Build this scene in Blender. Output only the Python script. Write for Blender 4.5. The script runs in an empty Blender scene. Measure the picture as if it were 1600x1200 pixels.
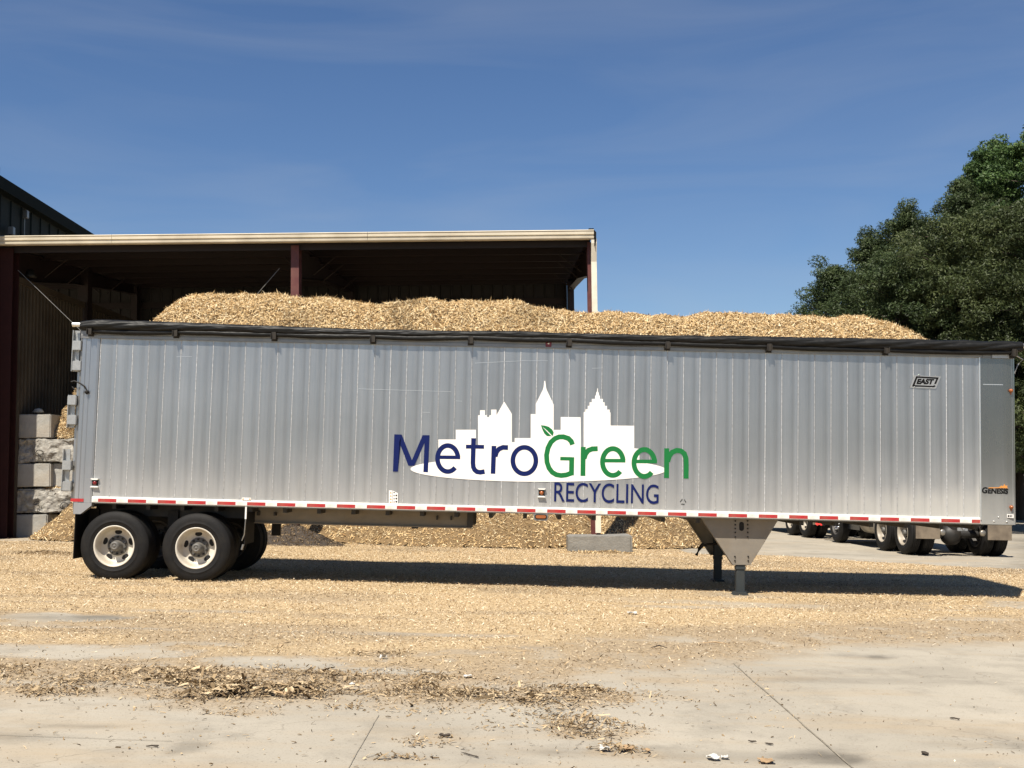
import bpy, bmesh, math, random
import numpy as np
from math import radians, sin, cos, pi, sqrt, atan2, degrees, hypot
from mathutils import Vector, Matrix

random.seed(7)
RNG = np.random.default_rng(7)
SC = bpy.context.scene
COL = SC.collection

# ------------------------------------------------------------------ camera
F, PITCH, ROLL = 1800.0, radians(4.45), radians(-0.6)      # focal length in photo pixels (1600 wide)
CAMZ = 1.8
cam = bpy.data.cameras.new('camera')
camo = bpy.data.objects.new('camera', cam)
COL.objects.link(camo)
cam.sensor_fit = 'HORIZONTAL'
cam.sensor_width = 36.0
cam.lens = F / 1600 * 36.0
cam.clip_start, cam.clip_end = 0.1, 3000
camo.matrix_world = Matrix.Translation((0, 0, CAMZ)) @ Matrix.Rotation(pi / 2 + PITCH, 4, 'X') @ Matrix.Rotation(ROLL, 4, 'Z')
SC.camera = camo

# ------------------------------------------------------------------ world, sun, exposure
SUN_DIR = Vector((0.25, 0.58, -1.0)).normalized()           # the way the light travels
elev = math.asin(-SUN_DIR.z)
w = bpy.data.worlds.new('World')
SC.world = w
w.use_nodes = True
nt = w.node_tree
bg = nt.nodes['Background']
sky = nt.nodes.new('ShaderNodeTexSky')
sky.sky_type = 'NISHITA'
sky.sun_disc = False
sky.sun_elevation = elev
sky.sun_rotation = atan2(-SUN_DIR.x, -SUN_DIR.y)
sky.altitude = 300
sky.air_density = 1.0
sky.dust_density = 0.15
sky.ozone_density = 3.2
bg.inputs[1].default_value = 0.05
# thin cirrus streaks over the whole sky
tc = nt.nodes.new('ShaderNodeTexCoord')
mp = nt.nodes.new('ShaderNodeMapping')
mp.inputs['Rotation'].default_value = (0.25, 0.5, 0.3)
mp.inputs['Scale'].default_value = (1.3, 2.2, 8.5)
nz = nt.nodes.new('ShaderNodeTexNoise')
nz.inputs['Scale'].default_value = 2.1
nz.inputs['Detail'].default_value = 7
nz.inputs['Distortion'].default_value = 0.7
rp = nt.nodes.new('ShaderNodeMapRange')
rp.inputs[1].default_value, rp.inputs[2].default_value = 0.42, 0.85
rp.inputs[3].default_value, rp.inputs[4].default_value = 0.0, 0.20
mx = nt.nodes.new('ShaderNodeMixRGB')
mx.inputs[2].default_value = (6.2, 6.6, 7.2, 1)
nt.links.new(tc.outputs['Generated'], mp.inputs[0])
nt.links.new(mp.outputs[0], nz.inputs['Vector'])
nt.links.new(nz.outputs[0], rp.inputs[0])
nt.links.new(rp.outputs[0], mx.inputs[0])
hs = nt.nodes.new('ShaderNodeHueSaturation')
hs.inputs['Saturation'].default_value = 1.14
hs.inputs['Value'].default_value = 1.27
hs.inputs['Hue'].default_value = 0.506
nt.links.new(sky.outputs[0], hs.inputs['Color'])
nt.links.new(hs.outputs[0], mx.inputs[1])
nt.links.new(mx.outputs[0], bg.inputs[0])

sl = bpy.data.lights.new('sun', 'SUN')
sl.energy = 5.0
sl.angle = radians(0.53)
sl.color = (1.0, 0.93, 0.82)
so = bpy.data.objects.new('sun', sl)
COL.objects.link(so)
so.rotation_euler = SUN_DIR.to_track_quat('-Z', 'Y').to_euler()
so.location = (-15, -40, 60)

SC.view_settings.view_transform = 'Standard'
SC.view_settings.look = 'None'
SC.view_settings.gamma = 1.0
SC.view_settings.use_curve_mapping = False
SC.view_settings.exposure = 0.65


# ------------------------------------------------------------------ picture <-> place
def ray(px, py):
    x, y = px - 800, py - 600
    x0 = x * cos(ROLL) + y * sin(ROLL)
    y0 = -x * sin(ROLL) + y * cos(ROLL)
    return Vector((x0, F * cos(PITCH) + y0 * sin(PITCH), F * sin(PITCH) - y0 * cos(PITCH)))


CAM = Vector((0, 0, CAMZ))


def at(px, py, Y):
    v = ray(px, py)
    return CAM + v * (Y / v.y)


G0, GS = 0.037, -0.0338            # the yard falls away to the right


def gz(x):
    return G0 + GS * 30 * np.tanh(np.asarray(x) / 30.0) if isinstance(x, np.ndarray) else G0 + GS * 30 * math.tanh(x / 30.0)


def ground(px, py):
    v = ray(px, py)
    t = 0.012
    for _ in range(30):
        p = CAM + v * t
        t = (gz(p.x) - CAMZ) / v.z
    return CAM + v * t


# trailer frame: x along the side to the right, y away from the camera, z up, origin on the ground under the rear end
TA, TB = at(135, 784.4, 17.7), at(1531, 818, 17.5)
TU = (TB - TA).normalized()
TN = Vector((-TU.y, TU.x, 0)).normalized()
TV = TU.cross(TN).normalized()
RAILZ = 1.187
TO = TA - TV * RAILZ
TM = Matrix(((TU.x, TN.x, TV.x, TO.x), (TU.y, TN.y, TV.y, TO.y), (TU.z, TN.z, TV.z, TO.z), (0, 0, 0, 1)))


def L(px, py, wd=0.0):
    """photo pixel -> trailer coordinates on the plane wd metres behind the near side"""
    v = ray(px, py)
    p0 = TO + TN * wd
    t = ((p0 - CAM).dot(TN)) / v.dot(TN)
    d = CAM + v * t - TO
    return d.dot(TU), d.dot(TV)


# ------------------------------------------------------------------ noise for the shapes
def _hash(ix, iy, s):
    h = (ix.astype(np.int64) * 374761393 + iy.astype(np.int64) * 668265263 + s * 974711) & 0xffffffff
    h = ((h ^ (h >> 13)) * 1274126177) & 0xffffffff
    return ((h ^ (h >> 16)) & 0xffff) / 65535.0


def vnoise(x, y, s=0):
    ix, iy = np.floor(x), np.floor(y)
    fx, fy = x - ix, y - iy
    fx, fy = fx * fx * (3 - 2 * fx), fy * fy * (3 - 2 * fy)
    a, b = _hash(ix, iy, s), _hash(ix + 1, iy, s)
    c, d = _hash(ix, iy + 1, s), _hash(ix + 1, iy + 1, s)
    return (a * (1 - fx) + b * fx) * (1 - fy) + (c * (1 - fx) + d * fx) * fy


def fbm(x, y, o=4, s=0):
    x, y = np.asarray(x, float), np.asarray(y, float)
    r, a, t = 0, 1.0, 0
    for k in range(o):
        r = r + a * vnoise(x * 2 ** k + 13.7 * k, y * 2 ** k - 7.3 * k, s + k)
        t += a
        a *= 0.5
    return r / t - 0.5


def sstep(a, b, x):
    t = np.clip((x - a) / (b - a), 0, 1)
    return t * t * (3 - 2 * t)


# ------------------------------------------------------------------ materials
def mat(name, col, rough=0.6, metal=0.0, var=0.12, scale=6.0, bump=0.0, bscale=40.0, rnd=0.0, stretch=(1, 1, 1), spec=0.5,
        dirt=None, dirt_amt=0.0):
    m = bpy.data.materials.new(name)
    m.use_nodes = True
    n, l = m.node_tree.nodes, m.node_tree.links
    p = n['Principled BSDF']
    p.inputs['Roughness'].default_value = rough
    p.inputs['Metallic'].default_value = metal
    p.inputs['Specular IOR Level'].default_value = spec
    tcn = n.new('ShaderNodeTexCoord')
    mpn = n.new('ShaderNodeMapping')
    mpn.inputs['Scale'].default_value = stretch
    l.new(tcn.outputs['Object'], mpn.inputs[0])
    no = n.new('ShaderNodeTexNoise')
    no.inputs['Scale'].default_value = scale
    no.inputs['Detail'].default_value = 6
    no.inputs['Roughness'].default_value = 0.62
    l.new(mpn.outputs[0], no.inputs['Vector'])
    mr = n.new('ShaderNodeMapRange')
    mr.inputs[1].default_value, mr.inputs[2].default_value = 0.25, 0.75
    mr.inputs[3].default_value, mr.inputs[4].default_value = 1 - var, 1 + var
    l.new(no.outputs[0], mr.inputs[0])
    fac = mr.outputs[0]
    if rnd:
        oi = n.new('ShaderNodeObjectInfo')
        m2 = n.new('ShaderNodeMapRange')
        m2.inputs[3].default_value, m2.inputs[4].default_value = 1 - rnd, 1 + rnd
        l.new(oi.outputs['Random'], m2.inputs[0])
        mm = n.new('ShaderNodeMath')
        mm.operation = 'MULTIPLY'
        l.new(fac, mm.inputs[0])
        l.new(m2.outputs[0], mm.inputs[1])
        fac = mm.outputs[0]
    vm = n.new('ShaderNodeVectorMath')
    vm.operation = 'SCALE'
    vm.inputs[0].default_value = col
    l.new(fac, vm.inputs['Scale'])
    out = vm.outputs[0]
    if dirt:
        n3 = n.new('ShaderNodeTexNoise')
        n3.inputs['Scale'].default_value = scale * 0.6
        n3.inputs['Detail'].default_value = 8
        l.new(tcn.outputs['Object'], n3.inputs['Vector'])
        r3 = n.new('ShaderNodeMapRange')
        r3.inputs[1].default_value, r3.inputs[2].default_value = 0.45, 0.7
        r3.inputs[4].default_value = dirt_amt
        l.new(n3.outputs[0], r3.inputs[0])
        mxn = n.new('ShaderNodeMixRGB')
        mxn.inputs[2].default_value = (*dirt, 1)
        l.new(r3.outputs[0], mxn.inputs[0])
        l.new(out, mxn.inputs[1])
        out = mxn.outputs[0]
    l.new(out, p.inputs['Base Color'])
    if bump:
        nb = n.new('ShaderNodeTexNoise')
        nb.inputs['Scale'].default_value = bscale
        nb.inputs['Detail'].default_value = 5
        l.new(mpn.outputs[0], nb.inputs['Vector'])
        bp = n.new('ShaderNodeBump')
        bp.inputs['Strength'].default_value = bump
        bp.inputs['Distance'].default_value = 0.02
        l.new(nb.outputs[0], bp.inputs['Height'])
        l.new(bp.outputs[0], p.inputs['Normal'])
    return m


def chip_mat(name, ramp, old=(0.065, 0.04, 0.02)):
    """wood shreds: every shred its own tone, darker where the attribute 'age' says weathered bark"""
    m = bpy.data.materials.new(name)
    m.use_nodes = True
    n, l = m.node_tree.nodes, m.node_tree.links
    p = n['Principled BSDF']
    p.inputs['Roughness'].default_value = 0.75
    p.inputs['Specular IOR Level'].default_value = 0.2
    g = n.new('ShaderNodeNewGeometry')
    cr = n.new('ShaderNodeValToRGB')
    e = cr.color_ramp.elements
    e[0].position, e[0].color = ramp[0][0], (*ramp[0][1], 1)
    e[1].position, e[1].color = ramp[-1][0], (*ramp[-1][1], 1)
    for pos, c in ramp[1:-1]:
        x = e.new(pos)
        x.color = (*c, 1)
    l.new(g.outputs['Random Per Island'], cr.inputs[0])
    a = n.new('ShaderNodeAttribute')
    a.attribute_name = 'age'
    mxn = n.new('ShaderNodeMixRGB')
    mxn.inputs[2].default_value = (*old, 1)
    l.new(a.outputs['Fac'], mxn.inputs[0])
    l.new(cr.outputs[0], mxn.inputs[1])
    l.new(mxn.outputs[0], p.inputs['Base Color'])
    return m


M = {}
M['white_paint'] = mat('white_paint', (0.78, 0.77, 0.72), 0.4, var=0.06, dirt=(0.45, 0.38, 0.27), dirt_amt=0.35)
M['decal_white'] = mat('decal_white', (0.80, 0.772, 0.725), 0.6, var=0.05, scale=3, spec=0.2, dirt=(0.66, 0.62, 0.55), dirt_amt=0.35)
M['decal_blue'] = mat('decal_blue', (0.0055, 0.0125, 0.082), 0.7, spec=0.12, var=0.05)
M['decal_green'] = mat('decal_green', (0.012, 0.150, 0.040), 0.7, spec=0.12, var=0.05)
M['decal_black'] = mat('decal_black', (0.006, 0.006, 0.006), 0.7, var=0.05, spec=0.15)
M['decal_orange'] = mat('decal_orange', (0.6, 0.25, 0.05), 0.5, var=0.1)
M['red_tape'] = mat('red_tape', (0.40, 0.022, 0.026), 0.3, var=0.10, scale=12, dirt=(0.30, 0.16, 0.10), dirt_amt=0.3)
M['white_tape'] = mat('white_tape', (0.74, 0.73, 0.69), 0.3, var=0.05, scale=12, dirt=(0.5, 0.44, 0.34), dirt_amt=0.4)
M['rubber'] = mat('rubber', (0.0075, 0.007, 0.0068), 0.7, var=0.25, scale=9, bump=0.15, spec=0.25, dirt=(0.03, 0.026, 0.02), dirt_amt=0.25)
M['black_steel'] = mat('black_steel', (0.011, 0.010, 0.0095), 0.55, spec=0.3, var=0.2, dirt=(0.10, 0.08, 0.055), dirt_amt=0.3)
M['dark_void'] = mat('dark_void', (0.006, 0.006, 0.006), 0.8)  # near-black fill that paints the shade inside holes
M['tarp'] = mat('tarp', (0.008, 0.008, 0.0075), 0.5, spec=0.22, var=0.25, scale=8, bump=0.35, bscale=16, stretch=(0.5, 2, 2))
M['grey_steel'] = mat('grey_steel', (0.24, 0.237, 0.228), 0.42, metal=0.7, var=0.1, bump=0.05, dirt=(0.40, 0.35, 0.27), dirt_amt=0.35)
M['galvanised'] = mat('galvanised', (0.42, 0.42, 0.405), 0.45, metal=0.7, var=0.12, scale=18)
M['leg_grey'] = mat('leg_grey', (0.030, 0.036, 0.038), 0.55, metal=0.0, var=0.2, spec=0.3, dirt=(0.07, 0.06, 0.045), dirt_amt=0.2)
M['beam'] = mat('beam', (0.21, 0.185, 0.15), 0.6, metal=0.2, var=0.12, dirt=(0.22, 0.17, 0.11), dirt_amt=0.4)
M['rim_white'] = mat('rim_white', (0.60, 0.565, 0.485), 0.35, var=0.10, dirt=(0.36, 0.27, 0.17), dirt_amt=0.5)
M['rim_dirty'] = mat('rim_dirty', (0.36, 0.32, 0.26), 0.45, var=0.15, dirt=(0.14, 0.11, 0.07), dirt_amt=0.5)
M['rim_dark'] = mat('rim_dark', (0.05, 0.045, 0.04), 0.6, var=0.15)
M['hub_grey'] = mat('hub_grey', (0.11, 0.105, 0.095), 0.6, metal=0.0, var=0.2, dirt=(0.16, 0.13, 0.09), dirt_amt=0.4)
M['lens_red'] = mat('lens_red', (0.16, 0.012, 0.012), 0.2)
M['lens_amber'] = mat('lens_amber', (0.30, 0.09, 0.025), 0.2)
M['chrome'] = mat('chrome', (0.75, 0.75, 0.74), 0.12, metal=1.0, var=0.03)
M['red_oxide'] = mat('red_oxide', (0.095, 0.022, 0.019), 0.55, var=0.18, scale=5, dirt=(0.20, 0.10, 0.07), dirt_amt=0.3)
M['red_oxide_shaded'] = mat('red_oxide_shaded', (0.030, 0.0085, 0.0075), 0.65, var=0.2, scale=5, spec=0.2)  # post red darkened to paint the shade on the left post
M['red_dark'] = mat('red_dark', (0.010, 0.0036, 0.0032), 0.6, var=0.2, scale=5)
M['gutter'] = mat('gutter', (0.60, 0.53, 0.40), 0.4, var=0.10, scale=2.5, dirt=(0.30, 0.25, 0.17), dirt_amt=0.5)
M['downspout'] = mat('downspout', (0.72, 0.66, 0.53), 0.4, var=0.08, scale=3, dirt=(0.35, 0.30, 0.22), dirt_amt=0.4)
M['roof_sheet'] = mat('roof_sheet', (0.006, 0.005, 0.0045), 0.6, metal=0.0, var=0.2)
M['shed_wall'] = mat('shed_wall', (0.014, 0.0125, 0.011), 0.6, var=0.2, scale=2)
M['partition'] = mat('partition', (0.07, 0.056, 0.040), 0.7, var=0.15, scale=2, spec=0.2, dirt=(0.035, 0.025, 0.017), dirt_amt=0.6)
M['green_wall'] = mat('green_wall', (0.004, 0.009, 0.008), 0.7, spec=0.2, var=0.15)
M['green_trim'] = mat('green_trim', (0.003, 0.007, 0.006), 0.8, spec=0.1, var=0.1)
M['concrete_block'] = mat('concrete_block', (0.33, 0.318, 0.285), 0.85, var=0.16, scale=3.5, bump=0.5, bscale=22, rnd=0.08,
                          dirt=(0.36, 0.26, 0.15), dirt_amt=0.35)
M['concrete_rough'] = mat('concrete_rough', (0.34, 0.322, 0.282), 0.9, var=0.45, scale=9, bump=1.0, bscale=14, rnd=0.08,
                          dirt=(0.16, 0.13, 0.10), dirt_amt=0.5)
M['concrete_old'] = mat('concrete_old', (0.215, 0.205, 0.183), 0.85, var=0.2, scale=5, bump=0.5, bscale=25)
M['bark'] = mat('bark', (0.075, 0.055, 0.04), 0.9, var=0.3, scale=8, bump=0.6, bscale=20, stretch=(1, 1, 0.25))
M['truck_paint'] = mat('truck_paint', (0.010, 0.012, 0.015), 0.25, var=0.05)
M['truck_frame'] = mat('truck_frame', (0.016, 0.015, 0.014), 0.55, var=0.25, dirt=(0.07, 0.055, 0.04), dirt_amt=0.45)
M['tank_alu'] = mat('tank_alu', (0.30, 0.275, 0.235), 0.4, metal=0.7, var=0.15, dirt=(0.3, 0.24, 0.16), dirt_amt=0.5)
M['flap_dirty'] = mat('flap_dirty', (0.19, 0.15, 0.105), 0.8, var=0.25, scale=5, dirt=(0.08, 0.06, 0.042), dirt_amt=0.6)
M['glass'] = mat('glass', (0.02, 0.025, 0.03), 0.08)
M['tail_lit'] = mat('tail_lit', (0.62, 0.02, 0.02), 0.15, var=0.03)
M['tail_lit'].node_tree.nodes['Principled BSDF'].inputs['Emission Color'].default_value = (1.0, 0.06, 0.05, 1)
M['tail_lit'].node_tree.nodes['Principled BSDF'].inputs['Emission Strength'].default_value = 0.7
M['paper'] = mat('paper', (0.52, 0.50, 0.455), 0.8, var=0.08)
M['stick'] = mat('stick', (0.42, 0.29, 0.16), 0.85, var=0.25, scale=14, bump=0.4)
M['dead_leaf'] = mat('dead_leaf', (0.34, 0.225, 0.12), 0.8, var=0.25)
M['char'] = mat('char', (0.05, 0.038, 0.028), 0.9, var=0.3)

FRESH = [(0.0, (0.311, 0.178, 0.073)), (0.12, (0.476, 0.315, 0.144)), (0.4, (0.602, 0.429, 0.214)), (0.75, (0.704, 0.533, 0.299)), (1.0, (0.808, 0.692, 0.458))]
GROUNDR = [(0.0, (0.184, 0.114, 0.063)), (0.12, (0.404, 0.277, 0.151)), (0.45, (0.533, 0.402, 0.235)), (0.8, (0.634, 0.507, 0.332)), (1.0, (0.736, 0.651, 0.499))]
M['chips_fresh'] = chip_mat('chips_fresh', FRESH)
M['chips_ground'] = chip_mat('chips_ground', GROUNDR)
M['chips_base'] = mat('chips_base', (0.17, 0.11, 0.05), 0.9, var=0.35, scale=12, bump=1.0, bscale=30)
M['bark_shred'] = chip_mat('bark_shred', [(0.0, (0.06, 0.04, 0.021)), (0.18, (0.17, 0.115, 0.06)), (0.6, (0.32, 0.23, 0.128)), (1.0, (0.54, 0.42, 0.26))])
M['drift_base'] = mat('drift_base', (0.15, 0.10, 0.053), 0.9, var=0.4, scale=14, bump=1.0, bscale=40)
M['soil'] = chip_mat('soil', [(0.0, (0.05, 0.034, 0.02)), (0.6, (0.12, 0.085, 0.05)), (1.0, (0.30, 0.22, 0.13))])


# ------------------------------------------------------------------ mesh helpers
class MB:
    """collects faces, links them as ONE mesh object"""
    def __init__(s):
        s.v, s.f, s.sm = [], [], []

    def add(s, vs, fs, smooth=False):
        o = len(s.v)
        s.v += [tuple(p) for p in vs]
        s.f += [tuple(i + o for i in f) for f in fs]
        s.sm += [smooth] * len(fs)
        return s

    def box(s, x0, x1, y0, y1, z0, z1, bevel=0.0):
        if bevel <= 0:
            vs = [(x, y, z) for z in (z0, z1) for y in (y0, y1) for x in (x0, x1)]
            return s.add(vs, [(0, 2, 3, 1), (4, 5, 7, 6), (0, 1, 5, 4), (2, 6, 7, 3), (0, 4, 6, 2), (1, 3, 7, 5)])
        bm = bmesh.new()
        bmesh.ops.create_cube(bm, size=1)
        for v in bm.verts:
            v.co = ((x0 + x1) / 2 + v.co.x * (x1 - x0), (y0 + y1) / 2 + v.co.y * (y1 - y0), (z0 + z1) / 2 + v.co.z * (z1 - z0))
        bmesh.ops.bevel(bm, geom=list(bm.edges), offset=bevel, segments=2, affect='EDGES')
        bm.verts.index_update()
        s.add([v.co[:] for v in bm.verts], [[v.index for v in f.verts] for f in bm.faces])
        bm.free()
        return s

    def prism(s, pts, axis, a, b):
        """polygon (list of 2D points) extruded along an axis from a to b"""
        n = len(pts)
        put = {'x': lambda p, t: (t, p[0], p[1]), 'y': lambda p, t: (p[0], t, p[1]), 'z': lambda p, t: (p[0], p[1], t)}[axis]
        vs = [put(p, a) for p in pts] + [put(p, b) for p in pts]
        fs = [tuple(range(n))[::-1], tuple(range(n, 2 * n))] + [(i, (i + 1) % n, n + (i + 1) % n, n + i) for i in range(n)]
        return s.add(vs, fs)

    def tube(s, pts, r, n=8, smooth=True, cap=True):
        pts = [Vector(p) for p in pts]
        rs = r if isinstance(r, (list, tuple)) else [r] * len(pts)
        vs, fs = [], []
        for i, p in enumerate(pts):
            t = (pts[min(i + 1, len(pts) - 1)] - pts[max(i - 1, 0)]).normalized()
            ref = Vector((0, 0, 1)) if abs(t.z) < 0.9 else Vector((1, 0, 0))
            a = t.cross(ref).normalized()
            b = t.cross(a)
            for k in range(n):
                q = 2 * pi * k / n
                vs.append(p + (a * cos(q) + b * sin(q)) * rs[i])
        for i in range(len(pts) - 1):
            for k in range(n):
                fs.append((i * n + k, i * n + (k + 1) % n, (i + 1) * n + (k + 1) % n, (i + 1) * n + k))
        s.add(vs, fs, smooth)
        if cap:
            s.add(vs[:n], [tuple(range(n))])
            s.add(vs[-n:], [tuple(range(n))[::-1]])
        return s

    def lathe(s, prof, n=48, c=(0, 0, 0), axis='y', smooth=True):
        """profile of (radius, distance along the axis) turned about the axis"""
        vs, fs = [], []
        for r, d in prof:
            for k in range(n):
                q = 2 * pi * k / n
                p = {'y': (r * cos(q), d, r * sin(q)), 'z': (r * cos(q), r * sin(q), d), 'x': (d, r * cos(q), r * sin(q))}[axis]
                vs.append((p[0] + c[0], p[1] + c[1], p[2] + c[2]))
        for i in range(len(prof) - 1):
            for k in range(n):
                fs.append((i * n + k, i * n + (k + 1) % n, (i + 1) * n + (k + 1) % n, (i + 1) * n + k))
        return s.add(vs, fs, smooth)

    def build(s, name, m, parent=None, loc=None):
        me = bpy.data.meshes.new(name)
        me.from_pydata(s.v, [], s.f)
        me.polygons.foreach_set('use_smooth', s.sm)
        bm = bmesh.new()
        bm.from_mesh(me)
        bmesh.ops.recalc_face_normals(bm, faces=bm.faces)
        bm.to_mesh(me)
        bm.free()
        me.update()
        return link(name, me, m, parent, loc)


def link(name, me, m, parent=None, loc=None):
    for q in (m if isinstance(m, (list, tuple)) else [m]):
        me.materials.append(q)
    o = bpy.data.objects.new(name, me)
    COL.objects.link(o)
    if parent:
        o.parent = parent
    if loc:
        o.location = loc
    return o


def again(o, parent, loc=None, rot=None):
    """another object on the same mesh"""
    c = o.copy()
    COL.objects.link(c)
    c.parent = parent
    if loc is not None:
        c.location = loc
    if rot is not None:
        c.rotation_euler = rot
    return c


def tag(o, label=None, cat=None, group=None, kind=None):
    if label:
        o['label'] = label
    if cat:
        o['category'] = cat
    if group:
        o['group'] = group
    if kind:
        o['kind'] = kind
    return o


def empty(name, loc=(0, 0, 0), rz=0.0, label=None, cat=None, group=None):
    o = bpy.data.objects.new(name, None)
    o.empty_display_size = 0.3
    COL.objects.link(o)
    o.location = loc
    o.rotation_euler = (0, 0, rz)
    return tag(o, label, cat, group)


def copy_tree(o, parent=None):
    c = o.copy()
    COL.objects.link(c)
    c.parent = parent
    for ch in list(o.children):
        copy_tree(ch, c)
    return c


def np_mesh(name, verts, quads, m, parent=None, attrs=None, smooth=False, mat_index=None):
    me = bpy.data.meshes.new(name)
    nv, nq = len(verts), len(quads)
    k = quads.shape[1]
    me.vertices.add(nv)
    me.vertices.foreach_set('co', np.ascontiguousarray(verts, dtype=np.float32).ravel())
    me.loops.add(nq * k)
    me.loops.foreach_set('vertex_index', np.ascontiguousarray(quads, dtype=np.int32).ravel())
    me.polygons.add(nq)
    me.polygons.foreach_set('loop_start', np.arange(0, nq * k, k, dtype=np.int32))
    if smooth is not False:
        me.polygons.foreach_set('use_smooth', smooth if isinstance(smooth, np.ndarray) else np.ones(nq, bool))
    if mat_index is not None:
        me.polygons.foreach_set('material_index', mat_index.astype(np.int32))
    me.update(calc_edges=True)
    for an, av in (attrs or {}).items():
        a = me.attributes.new(an, 'FLOAT', 'POINT')
        a.data.foreach_set('value', np.ascontiguousarray(av, dtype=np.float32))
    return link(name, me, m, parent)


def shreds(c, nrm, ln, wd, tilt=0.5, bend=0.3, rng=RNG):
    """bent strips: centres (n,3), normals (n,3), lengths and widths -> vertices and quads"""
    n = len(c)
    nn = nrm + rng.normal(0, tilt, (n, 3))
    nn /= np.linalg.norm(nn, axis=1, keepdims=True)
    d = rng.normal(0, 1, (n, 3))
    d -= nn * (d * nn).sum(1, keepdims=True)
    d /= np.linalg.norm(d, axis=1, keepdims=True) + 1e-9
    s = np.cross(nn, d)
    h = ln[:, None] / 2
    ww = wd[:, None] / 2
    bz = nn * (ln * bend * rng.uniform(0.0, 1.0, n))[:, None]
    tw = rng.uniform(0.4, 1.0, (n, 1))
    V = np.stack([c - d * h - s * ww * tw, c - d * h + s * ww * tw, c - s * ww + bz * 0.5, c + s * ww + bz * 0.5,
                  c + d * h - s * ww * tw, c + d * h + s * ww], 1).reshape(-1, 3)
    b = (np.arange(n) * 6)[:, None]
    Q = np.concatenate([b + np.array([[0, 1, 3, 2]]), b + np.array([[2, 3, 5, 4]])], 0)
    return V, Q


def quads_only(c, nrm, ln, wd, tilt=0.5, rng=RNG):
    n = len(c)
    nn = nrm + rng.normal(0, tilt, (n, 3))
    nn /= np.linalg.norm(nn, axis=1, keepdims=True)
    d = rng.normal(0, 1, (n, 3))
    d -= nn * (d * nn).sum(1, keepdims=True)
    d /= np.linalg.norm(d, axis=1, keepdims=True) + 1e-9
    s = np.cross(nn, d)
    h, ww = ln[:, None] / 2, wd[:, None] / 2
    V = np.stack([c - d * h, c + s * ww - d * h * 0.1, c + d * h, c - s * ww + d * h * 0.2], 1).reshape(-1, 3)
    b = (np.arange(n) * 4)[:, None]
    return V, b + np.array([[0, 1, 2, 3]])


def leaf_tris(c, nrm, ln, wd, tilt, rng):
    n = len(c)
    nn = nrm + rng.normal(0, tilt, (n, 3))
    nn /= np.linalg.norm(nn, axis=1, keepdims=True)
    d = rng.normal(0, 1, (n, 3))
    d -= nn * (d * nn).sum(1, keepdims=True)
    d /= np.linalg.norm(d, axis=1, keepdims=True) + 1e-9
    s = np.cross(nn, d)
    h, ww = ln[:, None] / 2, wd[:, None]
    V = np.stack([c - d * h + s * ww * 0.6, c + d * h, c - s * ww * 0.6 - d * h * 0.5], 1).reshape(-1, 3)
    return V, (np.arange(n) * 3)[:, None] + np.array([[0, 1, 2]])


def grid_mesh(xs, ys, zf):
    X, Y = np.meshgrid(xs, ys)
    Z = zf(X, Y)
    V = np.stack([X, Y, Z], -1).reshape(-1, 3)
    nx, ny = len(xs), len(ys)
    i = (np.arange(ny - 1)[:, None] * nx + np.arange(nx - 1)[None, :]).reshape(-1, 1)
    return V, np.concatenate([i, i + 1, i + nx + 1, i + nx], 1)


def heap_stuff(name, xs, ys, zf, n, ln, wd, chip, base, keep=None, tilt=0.6, frame=None, age=None, lift=0.012):
    """a loose heap: a rough surface with shreds lying all over it, one object"""
    V, Q = grid_mesh(xs, ys, zf)
    keepq = np.ones(len(Q), bool) if keep is None else keep(V[Q].mean(1)[:, 0], V[Q].mean(1)[:, 1])
    Q = Q[keepq]
    x = RNG.uniform(xs[0], xs[-1], n)
    y = RNG.uniform(ys[0], ys[-1], n)
    if keep is not None:
        k = keep(x, y)
        x, y = x[k], y[k]
    e = 0.04
    z = zf(x, y)
    nr = np.stack([-(zf(x + e, y) - zf(x - e, y)) / (2 * e), -(zf(x, y + e) - zf(x, y - e)) / (2 * e), np.ones_like(x)], 1)
    nr /= np.linalg.norm(nr, axis=1, keepdims=True)
    m = len(x)
    c = np.stack([x, y, z], 1) + nr * RNG.uniform(0, lift, (m, 1))
    SV, SQ = quads_only(c, nr, RNG.uniform(*ln, m) * RNG.choice([0.4, 0.7, 1, 1.5, 2.3], m, p=[.25, .3, .27, .13, .05]), RNG.uniform(*wd, m), tilt)
    VV = np.concatenate([V, SV])
    QQ = np.concatenate([Q, SQ + len(V)])
    ag = np.zeros(len(VV))
    if age is not None:
        ag[len(V):] = np.repeat(age(x, y), 4)
    else:
        ag[len(V):] = np.repeat(np.clip((RNG.random(m) < 0.06) * RNG.uniform(0.3, 0.9, m) + 0.35 * sstep(0.05, 0.25, fbm(x * 1.3, y * 1.3, 4, 66)), 0, 1), 4)
    mi = np.concatenate([np.zeros(len(Q)), np.ones(len(SQ))])
    sm = np.concatenate([np.ones(len(Q), bool), np.zeros(len(SQ), bool)])
    o = np_mesh(name, VV, QQ, [base, chip], None, {'age': ag}, sm, mi)
    if frame is not None:
        o.matrix_world = frame
    return o

# ================================================================== THE SETTING: the yard
def ell(px, py, rx, ry):
    c, a, b = ground(px, py), ground(px, py - ry), ground(px, py + ry)
    return c.x, c.y, rx * c.y / F, (a.y - b.y) / 2


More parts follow.
